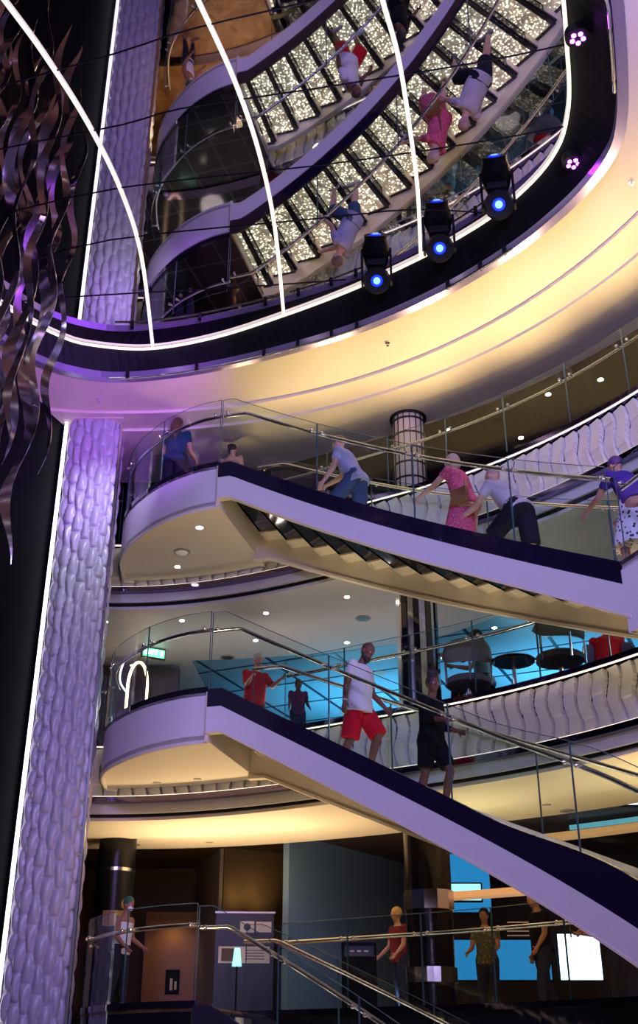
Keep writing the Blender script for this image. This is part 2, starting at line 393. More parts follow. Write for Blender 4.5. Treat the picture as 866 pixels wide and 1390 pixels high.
# ---------------------------------------------------------------- staircases
def bump(zt, th):
    t = min(max((43-th)/16, 0), 1); return .20*t*t*(3-2*t) if abs(zt-D2) < .01 else 0
def flight(zt, zb, label, skin, nst, inlay=True):
    thb = THA - (zt-zb)/DEG; rise = (zt-zb)/nst; dth = (THA-thb)/nst
    root = empty('staircase', pol(RN, thb, zb)); tag(root, label, 'staircase'); off = -Vector(root.location)
    def L(th, d): # sloped line, level for the first d metres
        s = R(THA-th)*RN; sl = DEG/(R(1)*RN)
        return max(zb, zt - sl*max(0, s-d)) if th > thb-4 else zb
    def P(r, th, z): return pol(r, th, z) + off
    tt = frange(THA, thb-1.2, 70)
    def band(name, r0, r1, d0, d1, m, dl=.2):
        mb = MB(); mb.loft([[P(r0, t, L(t, dl)+d0), P(r1, t, L(t, dl)+d0), P(r1, t, L(t, dl)+d1), P(r0, t, L(t, dl)+d1)] for t in tt]); return mb.build(name, m, root, smooth=True)
    band('stringer', RN-.03, RN+.05, -.56, -.245, skin)
    band('stringer_edge', RN-.034, RN+.07, -.59, -.56, M['cream'])
    mb = MB(); mb.loft([[P(r_, t, L(t, .2)+(-.25 if q < 2 else bump(zt, t))) for q, r_ in enumerate((RN-.02, RN+.03, RN+.03, RN-.02))] for t in tt]); mb.build('glass_skirting', M['smoke'], root, smooth=True)
    FD = -.14 if abs(zt-D2) < .01 else -.02
    band('stringer', RF-.05, RF+.05, -.74, FD, M['cream'] if zt > 3 else skin)
    band('stringer_edge', RF-.07, RF+.05, -.78, -.74, M['cream'])
    for k in range(nst-1):
        a = min(THA, THA - (k-.6)*dth); b = THA - (k+.4)*dth; z = zt - (k+1)*rise
        t_ = MB(); t_.loft([[P(RN+.05, t, z-.05), P(RF-.05, t, z-.05), P(RF-.05, t, z), P(RN+.05, t, z)] for t in frange(a+.05, b, 3)])
        t_.loft([[P(RN+.05, t, z-.05), P(RF-.05, t, z-.05), P(RF-.05, t, z+rise-.05), P(RN+.05, t, z+rise-.05)] for t in (a+.06, a-.18)])
        tr = t_.build('tread', M['step'], root)
        t_ = MB(); t_.loft([[P(RF-.34, t, z-.075), P(RF-.05, t, z-.075), P(RF-.05, t, z-.05), P(RF-.34, t, z-.05)] for t in (a, b)])
        t_.loft([[P(RF-.34, t, z-.075), P(RF-.05, t, z-.075), P(RF-.05, t, z+rise-.075), P(RF-.34, t, z+rise-.075)] for t in (a-.18, a-.26)]); t_.build('bracket', M['cream'], tr)
        if inlay:
            c = MB(); c.loft([[P(RN+.12, t, z), P(RF-.12, t, z), P(RF-.12, t, z+.006), P(RN+.12, t, z+.006)] for t in frange(a-.28, b+.42, 2)])
            c.build('crystal_inlay', M['crystal'], tr)
    return root, L, thb
M['step'] = mat('smoked_glass_step', (.03, .03, .04), .07, .3, vary=.1, coat=.6)
f3, L3, e3 = flight(D3, D2, 'upper curved staircase with white stringer, four people on it', M['paint'], 17)
f2, L2, e2 = flight(D2, D1, 'long lower curved staircase with white stringer, a man in red shorts coming down', M['paint'], 19)
f1, L1, e1 = flight(D1, 0.0, 'dark staircase going down from the lowest landing at the bottom edge', M['blackgloss'], 12)

# level walkway joining the foot of the upper staircase (right edge)
root = empty('landing', pol(7.6, 8, D2-.69)); tag(root, 'right white landing at the foot of the upper staircase, at the right edge', 'landing'); off = -Vector(root.location)
def Wk(name, r0, r1, z0, z1, m, a=THC-.9, b=-13.8):
    mb = MB(); mb.loft([[pol(r, t, z)+off for r, z in ((r0, z0), (r1, z0), (r1, z1), (r0, z1))] for t in frange(a, b, 30)]); return mb.build(name, m, root, smooth=True)
Wk('floor_top', RN+.03, G(0)+.04, D2-.1, D2-.002, M['tile']); Wk('soffit', RN+.03, G(0)-.1, D2-.66, D2-.6, M['cream'])
Wk('fascia', RN-.03, RN+.03, D2-.69, D2-.0, M['paint']); Wk('polished_edge', RN-.05, RN+.05, D2, D2+.05, M['chrome'])
p, q = pol(RN-.03, THC-.9, 0), pol(G(0)-.1, THC-.9, 0); c = (p+q)/2
MB().box((c.x+off.x, c.y+off.y, D2-.36+off.z), ((q-p).length, .05, .66), math.atan2(q.y-p.y, q.x-p.x)).build('end_panel', M['paint'], root)

# ---------------------------------------------------------------- balustrades
def balustrade(base, label, n, hg=1.08, rail=None, inward=1, group=None, hr=.84, rr=.026, second=False):
    """base: points at the glass foot; rail: matching rail points (else base + hr)"""
    base = [Vector(p) for p in base]; root = empty('glass_balustrade', base[len(base)//2]); tag(root, label, 'balustrade', group)
    off = -base[len(base)//2]; m = len(base)-1
    rail = [Vector(p) for p in rail] if rail else [p + Vector((0, 0, hr)) for p in base]
    def nrm(i):
        t = (base[min(i+1, m)] - base[max(i-1, 0)]); t.z = 0; t.normalize(); return Vector((t.y, -t.x, 0))*inward
    per = m/n
    for k in range(n):
        i0, i1 = round(k*per), round((k+1)*per); rings = []
        for i in range(i0, i1+1):
            p = base[i] + off; t = Vector((0, 0, 0))
            if i == i0: t = (base[i+1]-base[i]).normalized()*.006
            if i == i1: t = (base[i-1]-base[i]).normalized()*.006
            p = p + t; w = nrm(i)*.006
            rings.append([p-w, p+w, p+w+Vector((0, 0, hg)), p-w+Vector((0, 0, hg))])
        MB().loft(rings).build('glass_panel', M['glass'], root)
        # polished edge of the pane: ends and top
        e = MB()
        for i in (i0, i1):
            p = rings[0 if i == i0 else -1]
            e.tube([(p[0]+p[1])/2, (p[2]+p[3])/2], .0065, 4)
        e.tube([(r_[2]+r_[3])/2 for r_ in rings], .005, 4)
        e.build('pane_edge', M['edge'], root)
    MB().tube([rail[i] + off + nrm(i)*.07 for i in range(m+1)], rr, 10).build('handrail', M['chrome'], root, smooth=True)
    for k in range(n+1):
        i = min(max(round(k*per), 0), m)
        for dd in (-1, 1):
            j = i
            t = (base[min(i+1, m)]-base[max(i-1, 0)]).normalized()*.09*dd
            if (i == 0 and dd < 0) or (i == m and dd > 0): continue
            a = rail[i] + off + t; b = a + nrm(i)*.07
            c = MB(); c.ball(a - nrm(i)*.015, .026, 8, 6); c.tube([a-nrm(i)*.02, b], .012, 6); c.build('clamp', M['chrome'], root, smooth=True)
    return root
def Ls(zt, zb, th, d):
    s = R(THA-th)*RN; sl = DEG/(R(1)*RN); return max(zb, zt - sl*max(0, s-d))
for zt, zb, nm in ((D3, D2, 'upper'), (D2, D1, 'middle'), (D1, 0., 'lowest')):
    thb = THA-(zt-zb)/DEG; tt = frange(THA-.15, thb, 72)
    balustrade([pol(RN+.005, t, Ls(zt, zb, t, .2)+bump(zt, t)) for t in tt], 'clear glass balustrade on the open near side of the %s staircase' % nm, 4,
               rail=[pol(RN+.005, t, Ls(zt, zb, t, .38)+.84+.4*bump(zt, t)) for t in tt], inward=-1)
    balustrade([pol(RF, t, Ls(zt, zb, t, .2)-(.14 if zt == D2 else .02)) for t in tt], 'clear glass balustrade on the far side of the %s staircase, toward the gallery' % nm, 4,
               rail=[pol(RF, t, Ls(zt, zb, t, .38)+.84) for t in tt], inward=1)
lpath = resample(EDGE, 40)
for zf, nm in ((D3, 'upper'), (D2, 'middle'), (D1, 'lowest')):
    balustrade([p - Vector((0, 0, 0)) + Vector((0, .03, zf+.04)) for p in lpath], 'curved glass balustrade around the edge of the %s rounded landing' % nm, 3, inward=1)
    g = [pol(G(t)+.03, t, zf+.03) for t in frange(72.5 if zf < D3 else 74.5, -8, 160)]
    balustrade(g, 'long curved glass balustrade along the %s gallery on the right' % {'upper': 'upper', 'middle': 'middle', 'lowest': 'ground-level'}[nm], 12, inward=-1)
balustrade([pol(G(t)+.03, t, D3+.03) for t in frange(95.2, 91, 12)], 'short glass balustrade between the tall column and upper landing', 1, inward=-1)
balustrade([pol(G(t)+.03, t, D2+.03) for t in frange(95.2, 91, 12)], 'short glass balustrade between the tall column and middle landing', 1, inward=-1)
balustrade([pol(RN+.02, t, D2+.05) for t in frange(THC-1, -13, 60)], 'glass balustrade on the right landing at the right edge', 4, inward=-1)
# ---------------------------------------------------------------- columns
def big_column():
    root = empty('column', (-3.70, 15.82, 0)); tag(root, 'tall white column of wavy pearl tiles with a light strip down its left side', 'column')
    a, b, H = .41, .34, SZ-.005; nu, nv = 150, 500; vs = []; fs = []
    def se(t):
        c, s_ = cos(t), sin(t); return Vector((a*abs(c)**.62*(1 if c > 0 else -1), b*abs(s_)**.62*(1 if s_ > 0 else -1), 0))
    lp = resample([se(2*pi*i/2000) for i in range(2001)], nu); outl = [(p.x, p.y) for p in lp[:nu]]
    per = 2.66
    for j in range(nv+1):
        z = H*j/nv
        for i in range(nu):
            x, y = outl[i]; u = per*i/nu
            k, f = relief(u+20, z, per/19, .022, .72, 2.3)
            row = z/.36 + (k*0.37) % 1; q = row - math.floor(row)
            bulge = (sin(pi*f)**.7) * (.25 + .75*sin(pi*min(1, q*1.0))**.6)
            h = .062*bulge*(1 if q > .04 else 0.15)
            if abs(x) > a*.985 and abs(y) < b*.5: h *= .3
            n = Vector((x/a**2, y/b**2, 0)).normalized()
            vs.append((x+n.x*h, y+n.y*h, z))
    for j in range(nv):
        for i in range(nu):
            i2 = (i+1) % nu; fs.append((j*nu+i, j*nu+i2, (j+1)*nu+i2, (j+1)*nu+i))
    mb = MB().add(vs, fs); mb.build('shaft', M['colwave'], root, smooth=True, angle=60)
    MB().box((-.455, -.26, H/2), (.035, .05, H-.02)).build('light_strip', M['coolled'], root)
    MB().box((-.455, -.20, H/2), (.07, .07, H-.01)).build('edge_profile', M['chrome'], root)
    MB().box((.455, -.22, H/2), (.04, .06, H-.01)).build('edge_profile', M['chrome'], root)
    MB().box((0, -.05, H-.03), (1.0, .72, .05)).build('capital', M['cream'], root)
    return root
big_column()
def center_column():
    cx, cy, r = 1.45, 15.37, .27
    root = empty('column', (cx, cy, 0)); tag(root, 'round column behind the galleries, beige grid on top, chrome below, black at the foot', 'column')
    z0, z1 = D3-.1, SZ-.1
    MB().lathe([(r-.02, z0), (r-.02, z1)], n=36).build('beige_cladding', M['beige'], root, smooth=True)
    for k in range(7):
        z = z0+.28 + k*.27
        if z < z1: MB().lathe([(r, z-.012), (r, z+.012)], n=36).build('grid_ring', M['darkbronze'], root, smooth=True)
    MB().lathe([(r+.03, z1-.03), (r+.03, z1+.02)], n=36).build('grid_ring', M['darkbronze'], root, smooth=True)
    for k in range(16):
        a = 2*pi*k/16; MB().box((cos(a)*(r-.015), sin(a)*(r-.015), (z0+z1)/2), (.018, .012, z1-z0), a).build('grid_bar', M['darkbronze'], root)
    MB().lathe([(.30, D2), (.30, D3-.1)], n=12).build('chrome_cladding', M['chrome'], root)
    for k in range(4):
        a = -pi/2 + .2 + (k-1.5)*.62; MB().box((cos(a)*.30, sin(a)*.30, (D2+D3)/2), (.03, .09, D3-D2-.2), a).build('black_inlay', M['blackgloss'], root)
    MB().lathe([(.31, 0), (.31, D2-.3)], n=40).build('black_cladding', mat('black_brown_lacquer', (.012, .008, .008), .22, vary=.2, spec=.4), root, smooth=True)
    for za, zb in ((4.55, 4.72), (3.5, 3.74), (2.62, 2.8)):
        rg = []
        for z in (za, zb):
            rg.append([Vector(((.325+.012*(k % 2))*cos(2*pi*k/24), (.325+.012*(k % 2))*sin(2*pi*k/24), z)) for k in range(24)])
        MB().loft(rg).build('chrome_band', M['chrome'], root)
center_column()
c3 = atY(156, 1200, 18.4)
root = empty('column', (c3.x, 18.4, 0)); tag(root, 'black round column at lower left, behind the woman in the white top', 'column')
MB().lathe([(.30, 0), (.30, D2-.86)], n=32).build('shaft', mat('black_lacquer', (.006, .006, .008), .25, spec=.25), root, smooth=True)
MB().lathe([(.315, 4.45), (.315, 4.5)], n=32).build('ring', M['chrome'], root, smooth=True)
MB().lathe([(.315, 3.62), (.315, 3.85)], n=10).build('ring', M['bronze'], root)

# ---------------------------------------------------------------- hanging mirror ribbons
def ribbon(x, y, zb, amp, L, ph, w, turn, label):
    n = 70; zt = MZ-.02; ga = []; gb = []
    for i in range(n+1):
        t = i/n; z = zt + (zb-zt)*t; ww = w*(1 if t < .8 else max(.06, 1-(t-.8)/.2))
        ww *= .55+.45*abs(cos(2*pi*z/L*.5+ph))
        c = Vector((x + amp*sin(2*pi*z/L+ph), y + amp*.5*cos(2*pi*z/L+ph), z)); a = turn + .45*sin(2*pi*z/L*.7+ph)
        d = Vector((cos(a), sin(a), 0)); nn = Vector((-sin(a), cos(a), 0))*.004
        ga.append([c-d*ww/2-nn, c+d*ww/2-nn, c+d*ww/2+nn, c-d*ww/2+nn])
    o = MB().loft(ga).build('mirror_ribbon', M['ribbon'], smooth=True, angle=30)
    return tag(o, label, 'ribbon', 'hanging mirror ribbons')
spots = []
for k in range(18):
    cx_ = -3.62 - .23*(k % 6) + random.uniform(-.05, .05); cy_ = 11.2 + .62*(k//6) + random.uniform(-.15, .15) - (.35*(k % 6)*.3)
    zb = 7.2 + random.uniform(-.1, 1.4)
    ribbon(cx_, cy_, zb, random.uniform(.07, .13), random.uniform(1.7, 2.3), random.uniform(0, 6), random.uniform(.10, .17), random.uniform(-.4, .4),
           'twisted mirror ribbon hanging from the mirrored ceiling at the far left')

# ---------------------------------------------------------------- stage lights on the rim
def moving_head(px, py, aim, label):
    # on the sloping black rim
    p = atZ(px, py, 11.15)
    root = empty('stage_light', (p.x, p.y, 11.50), math.atan2(aim.y-p.y, aim.x-p.x)); tag(root, label, 'stage light', 'moving stage lights on the rim')
    MB().box((0, 0, .06), (.16, .16, .06)).build('base', M['blackmatte'], root)
    for s in (-1, 1): MB().box((0, s*.125, -.04), (.07, .02, .16)).build('yoke_arm', M['blackmatte'], root)
    root.scale = (1.6, 1.6, 1.6)
    Mx = Matrix.Rotation(R(40), 3, 'Y')
    def tr(q): return Mx @ Vector(q) + Vector((0, 0, -.08))
    def lt(prof, n=20): return MB().loft([[tr((x, r_*cos(2*pi*k/n), r_*sin(2*pi*k/n))) for k in range(n)] for r_, x in prof])
    hd = lt([(.03, -.15), (.075, -.13), (.10, -.08), (.118, 0), (.118, .07), (.098, .13), (.10, .15), (.10, .17), (.07, .165)]).build('head', M['blackmatte'], root, smooth=True)
    lt([(.050, .166), (.048, .176)]).build('lens', M['lampblue'], hd)
    lt([(.030, .177), (.028, .184)]).build('lens_center', M['lampcore'], hd)
cam_at = Vector((0, 0, 1.6))
moving_head(679, 297, cam_at, 'black stage light with blue lens, the one nearest the right edge')
moving_head(598, 355, cam_at, 'black stage light with blue lens, the middle one of three')
moving_head(512, 398, cam_at, 'black stage light with blue lens, the leftmost of three')
def wash(px, py, label):
    p = atZ(px, py, 11.36); root = empty('wash_light', p); tag(root, label, 'wash light', 'purple wash lights on the rim')
    MB().lathe([(.13, 0), (.13, .10), (.08, .14)], n=20).build('housing', M['blackmatte'], root)
    for k in range(5):
        a = 2*pi*k/5; MB().lathe([(.026, -.012), (.026, .0)], c=(.06*cos(a), .06*sin(a), 0), n=10).build('lens', M['lamppurple'], root)
wash(784, 52, 'round purple wash light on the black rim near the upper right corner')
wash(778, 222, 'round purple wash light on the black rim at the bend on the right')
for (a, b, nm) in (((826, -40), (828, 122), 'upper right'), ((700, 338), (612, 392), 'right part'), ((498, 442), (400, 474), 'middle part'), ((380, 478), (150, 516), 'left part')):
    ks = 12; pp = []
    pa, pb = atZ(*a, SZ-.08), atZ(*b, SZ-.08)
    # pipe following the rim
    for i in range(ks+1):
        q = pa.lerp(pb, i/ks); near = min(outer, key=lambda w: (Vector((w.x, w.y, 0)) - Vector((q.x, q.y, 0))).length)
        d = Vector((near.x-OX, near.y-OY, 0)).normalized(); pp.append(Vector((near.x, near.y, SZ-.13)) - d*.06)
    root = empty('rim_pipe', pp[0]); tag(root, 'chrome pipe clipped under the black rim, %s' % nm, 'pipe')
    MB().tube([p-pp[0] for p in pp], .018, 8).build('pipe', M['chrome'], root, smooth=True)
    for i in (1, ks//2, ks-1):
        MB().box(pp[i]-pp[0]+Vector((0, 0, .05)), (.05, .05, .12)).build('clip', M['blackmatte'], root)

# ---------------------------------------------------------------- downlights, vents, sprinklers
def downlight(px, py, z, where, on=True, r=.045, power=0):
    p = atZ(px, py, z); root = empty('downlight', p)
    tag(root, ('small round lit downlight ' if on else 'small unlit downlight ') + where, 'downlight', 'ceiling downlights')
    MB().lathe([(r+.016, -.006), (r+.016, .001)], n=16).build('ring', M['chrome'], root)
    MB().lathe([(r, -.009), (r, -.006)], n=16).build('lens', M['lamp'] if on else M['vent'], root)
    if power:
        l = bpy.data.lights.new('spot', 'SPOT'); l.energy = power; l.color = (1, .82, .58); l.spot_size = R(100); l.spot_blend = .8; l.shadow_soft_size = .05
        o = bpy.data.objects.new('spot', l); COL.objects.link(o); o.parent = root; o.location = (0, 0, -.03)
def vent(px, py, z, where, r=.13):
    p = atZ(px, py, z); root = empty('ceiling_vent', p); tag(root, 'round grey ceiling speaker grille ' + where, 'ceiling speaker')
    MB().lathe([(r, -.012), (r, .001)], n=24).build('rim', M['vent'], root, smooth=True)
    MB().lathe([(r*.75, -.018), (r*.75, -.010)], n=24).build('grille', M['steel'], root, smooth=True)
LU, LM = D3-.66, D2-.66
downlight(271, 716, LU, 'under the upper landing, nearer the stringer'); downlight(241, 769, LU, 'under the upper landing, farther back'); vent(247, 749, LU, 'under the upper landing')
downlight(213, 1062, LM, 'under the middle landing, left one', False); downlight(268, 1057, LM, 'under the middle landing, right one', False)
C2 = D3-1.12
for x, y, w in ((143, 844, 'just right of the tall column'), (247, 842, 'left of the two above the middle landing glass'), (361, 832, 'right of the two above the middle landing glass'), (471, 810, 'above the bearded man'), (471, 872, 'left of the bearded man at head height'), (347, 869, 'seen above the middle landing handrail'), (235, 864, 'above the exit sign'), (180, 903, 'left of the exit sign')):
    downlight(x, y, C2, w)
vent(493, 839, C2, 'above the bearded man'); vent(309, 892, C2, 'behind the middle landing glass')
for x, y, w in ((671, 852, 'in the blue ceiling right of the chrome column'), (602, 893, 'in the blue ceiling behind the hair bun')): downlight(x, y, D3-1.07, w)
vent(516, 913, D3-1.07, 'in the blue ceiling behind the bearded man'); vent(743, 860, D3-1.07, 'in the blue ceiling above the tub chairs')
C1 = D2-.85
for x, y, w in ((200, 1184, 'over the woman in white'), (342, 1174, 'in the brown ceiling, higher of a pair'), (339, 1204, 'in the brown ceiling, lower of a pair'), (103, 1197, 'in the brown ceiling at the tall column'), (219, 1227, 'in the brown ceiling behind the lowest glass'), (515, 1217, 'in the brown ceiling left of the black column')):
    downlight(x, y, C1, w, r=.05)
vent(345, 1186, C1, 'in the brown ceiling')
for x, y, w in ((119, 1146, 'left, in the cream band'), (284, 1143, 'centre, in the cream band'), (742, 1092, 'right, in the cream band')): downlight(x, y, D2-1.06, w, False)
vent(180, 1146, D2-1.06, 'in the cream band at lower left'); vent(770, 1100, D2-1.06, 'in the cream band at lower right', .11)
C3 = SZ+.07
for x, y, w in ((610, 583, 'left in the black upper ceiling'), (744, 535, 'right in the black upper ceiling'), (707, 594, 'lowest in the black upper ceiling'), (815, 515, 'near the right edge in the black upper ceiling')): downlight(x, y, C3, w)
vent(765, 505, C3, 'right in the black upper ceiling'); vent(627, 554, C3, 'beside the beige column top')
downlight(116, 571, SZ, 'left of two above the tall column'); downlight(149, 574, SZ, 'right of two above the tall column')
for x, y, w in ((135, 542, 'left, in the purple-lit cream ceiling'), (526, 465, 'in the middle of the cream ceiling'), (857, 247, 'right, in the cream ceiling')):
    p = atZ(x, y, SZ); root = empty('sprinkler', p); tag(root, 'small sprinkler head ' + w, 'sprinkler')
    MB().lathe([(.035, -.01), (.035, 0)], n=14).build('plate', M['chrome'], root); MB().lathe([(.012, -.05), (.012, -.01)], n=8).build('nozzle', M['chrome'], root); MB().lathe([(.022, -.056), (.022, -.05)], n=10).build('deflector', M['chrome'], root)

# ---------------------------------------------------------------- things on the decks
def text(body, size, loc, rot, m, parent, ext=.003):
    cu = bpy.data.curves.new('txt', 'FONT'); cu.body = body; cu.size = size; cu.extrude = ext; cu.align_x = 'CENTER'; cu.align_y = 'CENTER'
    o = bpy.data.objects.new('lettering', cu); COL.objects.link(o)
    dg = bpy.context.evaluated_depsgraph_get(); me = bpy.data.meshes.new_from_object(o.evaluated_get(dg)); bpy.data.objects.remove(o)
    q = link('lettering', me, m, parent); q.location = loc; q.rotation_euler = rot; return q
# exit sign under deck 2 ceiling
p = atY(208, 887, 18.6); root = empty('exit_sign', (p.x, p.y, p.z-.09), R(28)); tag(root, 'green illuminated EXIT sign hanging beyond the middle landing', 'exit sign')
MB().box((0, 0, .09), (.44, .05, .19)).build('housing', M['darkbronze'], root); MB().box((0, -.03, .09), (.40, .01, .15)).build('face', M['exitgreen'], root)
text('EXIT', .13, (-.05, -.037, .09), (pi/2, 0, 0), M['exitwhite'], root)
MB().tube([(.14, -.038, .05), (.15, -.038, .11)], .014, 6).ball((.152, -.038, .135), .016, 8, 6).build('running_figure', M['exitwhite'], root)
MB().tube([(0, 0, .18), (0, 0, D3-1.12-p.z+.09)], .008, 6).build('hanger', M['steel'], root)
# glowing arch ring and slanted wall behind the middle landing
p = atY(187, 925, 18.9); root = empty('arch_light', (p.x, p.y, D2), R(6)); tag(root, 'warm glowing arch-shaped light ring behind the middle landing', 'arch light')
pts = [Vector((.17*cos(t)*1.0, 0, p.z-D2-.1+.46*max(sin(t), 0))) for t in frange(0, pi, 24)]
pts = [Vector((.17, 0, .3))] + pts + [Vector((-.17, 0, .3))]
MB().tube(pts, .026, 8).build('ring', M['gold'], root, smooth=True)
MB().loft([[q+Vector((0, .03, 0)) for q in pts], [q+Vector((0, .06, 0)) for q in pts]]).build('panel', M['darkbronze'], root)
MB().box((0, .04, .16), (.4, .06, .32)).build('plinth', M['darkbronze'], root)
p = atY(190, 960, 19.4); o = MB().box((0, 0, 1.1), (1.7, .15, 2.2)).build('wall_back', M['darkwall']); o.location = (p.x-.2, 19.6, D2); struct(o)
p = atY(165, 915, 18.0); q = [atY(x, y, 18.0) for x, y in ((168, 898), (163, 915), (164, 928), (172, 940))]
tag(MB().tube(spline(q, 4), .016, 6).build('neon_tube', M['coolled']), 'short curved blue-white light tube left of the glowing arch', 'light tube')
# pale counter band and screen beyond the middle landing
p = atY(250, 935, 22.5); o = MB().box((0, 0, 0), (7, .2, .5)).build('wall_back', M['grey_plaster']); o.location = (p.x+1.5, 23.2, p.z); struct(o)
# tub chairs at the gallery rail on deck 2
def tub_chair(px, Y, rz, label):
    p = atY(px, 900, Y); root = empty('tub_chair', (p.x, Y, D2), rz); tag(root, label, 'chair', 'tub chairs at the rail')
    def shell(r, z0, z1, a0, a1, n=28, th=.05):
        rings = []
        for i in range(n+1):
            t = i/n; a = a0 + (a1-a0)*t; k = 1-abs(2*t-1)**3.2; za = (z0+z1)/2 - (z1-z0)/2*k; zb = (z0+z1)/2 + (z1-z0)/2*k
            ring = []
            for j in range(10):
                g = 2*pi*j/10; rr = r + th/2*cos(g); zz = (za+zb)/2 + (zb-za)/2*sin(g)
                ring.append(Vector((rr*cos(a), rr*sin(a), zz)))
            rings.append(ring)
        return MB().loft(rings)
    shell(.33, .62, .98, R(-190), R(10)).build('backrest', M['seat'], root, smooth=True)
    for a in (-160, -90, -20): MB().tube([(.33*cos(R(a)), .33*sin(R(a)), .36), (.34*cos(R(a)), .34*sin(R(a)), .68)], .018, 8).build('back_strut', M['chrome'], root)
    MB().lathe([(.27, .36), (.32, .38), (.32, .45), (.28, .48)], n=28).build('seat', M['seat'], root, smooth=True)
    MB().lathe([(.035, .03), (.035, .37)], n=12).build('pedestal', M['chrome'], root); MB().lathe([(.22, 0), (.22, .03)], n=24).build('base', M['chrome'], root)
tub_chair(634, 14.95, R(-2), 'grey rounded tub chair at the gallery rail, where a person sits')
tub_chair(761, 13.95, R(14), 'grey rounded tub chair at the gallery rail, the empty one on the right')
tub_chair(828, 14.6, R(170), 'grey rounded tub chair mostly hidden by the right landing, under the person in red')
def round_table(px, Y, label):
    p = atY(px, 900, Y); root = empty('side_table', (p.x, Y, D2)); tag(root, label, 'table')
    MB().lathe([(.30, .70), (.32, .72), (.30, .74)], n=28).build('table_top', M['blackgloss'], root, smooth=True)
    MB().lathe([(.03, .03), (.03, .70)], n=12).build('pedestal', M['chrome'], root); MB().lathe([(.2, 0), (.2, .03)], n=20).build('base', M['chrome'], root)
round_table(697, 14.9, 'small black round table between the two grey tub chairs')
# blue backlit panels and wave of deck 2 interior
# deck 1: walls, boards, bar
def wallseg(name, x0, x1, Y0, Y1, z0, z1, m, kind='structure'):
    a = atY(x0, 1200, Y0); b = atY(x1, 1200, Y1); d = Vector((b.x-a.x, Y1-Y0, 0)); c = Vector(((a.x+b.x)/2, (Y0+Y1)/2, (z0+z1)/2))
    o = MB().box((0, 0, 0), (d.length, .12, z1-z0)).build(name, m); o.location = c; o.rotation_euler.z = math.atan2(d.y, d.x)
    if kind: struct(o)
    return o
wallseg('wall_back', 270, 302, 22.5, 20.6, D1, C1, M['greypanel'])
wallseg('wall_back', 302, 388, 20.6, 21.2, D1, C1, M['brownwall'])
wallseg('wall_back', 388, 545, 19.2, 22.2, D1, C1, M['bluewall'])
wallseg('wall_back', 60, 285, 23.0, 22.8, D1, C1, M['brownwall'])
# lit notice board
p = atY(332, 1270, 19.9); root = empty('notice_board', (p.x, 19.9, D1), R(4)); tag(root, 'navy notice board with white cards, lit from above, in front of the brown wall', 'notice board')
zz = atY(332, 1240, 19.9).z - D1
MB().box((0, 0, zz/2), (.98, .06, zz)).build('panel', M['navy'], root); MB().box((0, -.01, zz+.01), (1.02, .1, .03)).build('top_rail', M['steel'], root)
MB().box((.04, -.036, zz-.22), (.24, .01, .18)).build('card', M['white'], root); MB().box((.32, -.036, zz-.22), (.26, .01, .17)).build('card', M['white'], root)
MB().lathe([(.06, -.043), (.06, -.041)], c=(.04, 0, zz-.22), n=20, axis='Y').build('card_emblem', M['navy'], root)
MB().box((0, -.036, zz-.66), (.86, .01, .26)).build('card', M['white'], root); MB().box((-.25, -.042, zz-.66), (.26, .006, .2)).build('card_picture', M['brownwall'], root)
for k in range(4): MB().box((.18, -.042, zz-.59-.045*k), (.32, .004, .012)).build('card_line', M['navy'], root)
# glowing table lamp
p = atY(322, 1290, 18.2); root = empty('table_lamp', (p.x, 18.2, D1)); tag(root, 'small glowing teal-white cone lamp in front of the notice board', 'lamp')
zt = atY(322, 1287, 18.2).z - D1
MB().lathe([(.075, zt-.26), (.045, zt)], n=18).build('shade', M['tealscreen'], root, smooth=True)
MB().lathe([(.12, 0), (.12, .02), (.015, .03), (.015, zt-.26)], n=14).build('stand', M['blackmatte'], root)
# amber lit niche with a dark poster figure
p = atY(233, 1278, 22.0); root = empty('lit_display', (p.x, 22.0, D1)); tag(root, 'amber lit display panel with a dark framed picture, behind the woman in white', 'display')
MB().box((0, 0, 1.0), (1.0, .06, 2.0)).build('panel', mat('amber_panel', (.34, .15, .045), .4), root)
MB().box((.06, -.04, .78), (.26, .02, .42)).build('picture', M['blackmatte'], root)
MB().box((.04, -.052, .74), (.05, .006, .2)).build('picture_figure', M['beige'], root); MB().box((.12, -.052, .72), (.04, .006, .14)).build('picture_figure', M['beige'], root)
# dark booth screen in front, lower middle
p = atY(487, 1290, 17.0); root = empty('info_kiosk', (p.x, 17.0, D1)); tag(root, 'dark information kiosk with a slanted screen at the bottom centre', 'kiosk')
zk = atY(487, 1280, 17.0).z - D1
MB().box((0, 0, zk/2), (.5, .2, zk)).build('housing', M['blackmatte'], root); MB().box((0, -.11, zk-.12), (.42, .02, .14)).build('screen', M['navy'], root)
for k in range(3): MB().box((-.1+.1*k, -.122, zk-.12), (.06, .004, .02)).build('screen_icon', M['white'], root)
# curved bronze coves, teal screens and blue bar on the right
def cove(r, z, a, b, h, m, label, d=.3):
    mb = MB(); sweep(mb, frange(a, b, 40), lambda t: [(r, z), (r+d, z), (r+d, z+h), (r, z+h)])
    o = mb.build('ceiling_cove', m); tag(o, label, 'ceiling cove', 'curved bronze coves'); return o
M['teal'] = emis('teal_strip', (.03, .45, .60), .8)
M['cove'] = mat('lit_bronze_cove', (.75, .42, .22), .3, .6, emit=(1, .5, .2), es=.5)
cove(12.4, 4.1, 66, 10, .10, M['cove'], 'curved bronze cove above the ground-level bar, the lowest')
cove(12.3, 4.86, 60, 8, .08, M['cove'], 'curved bronze cove above the ground-level bar, the highest')
cove(12.6, 4.52, 50, 8, .06, M['cove'], 'curved bronze cove above the ground-level bar, nearest')
cove(12.9, 5.08, 56, 2, .07, M['teal'], 'teal glowing strip under the cream band at lower right', .05)
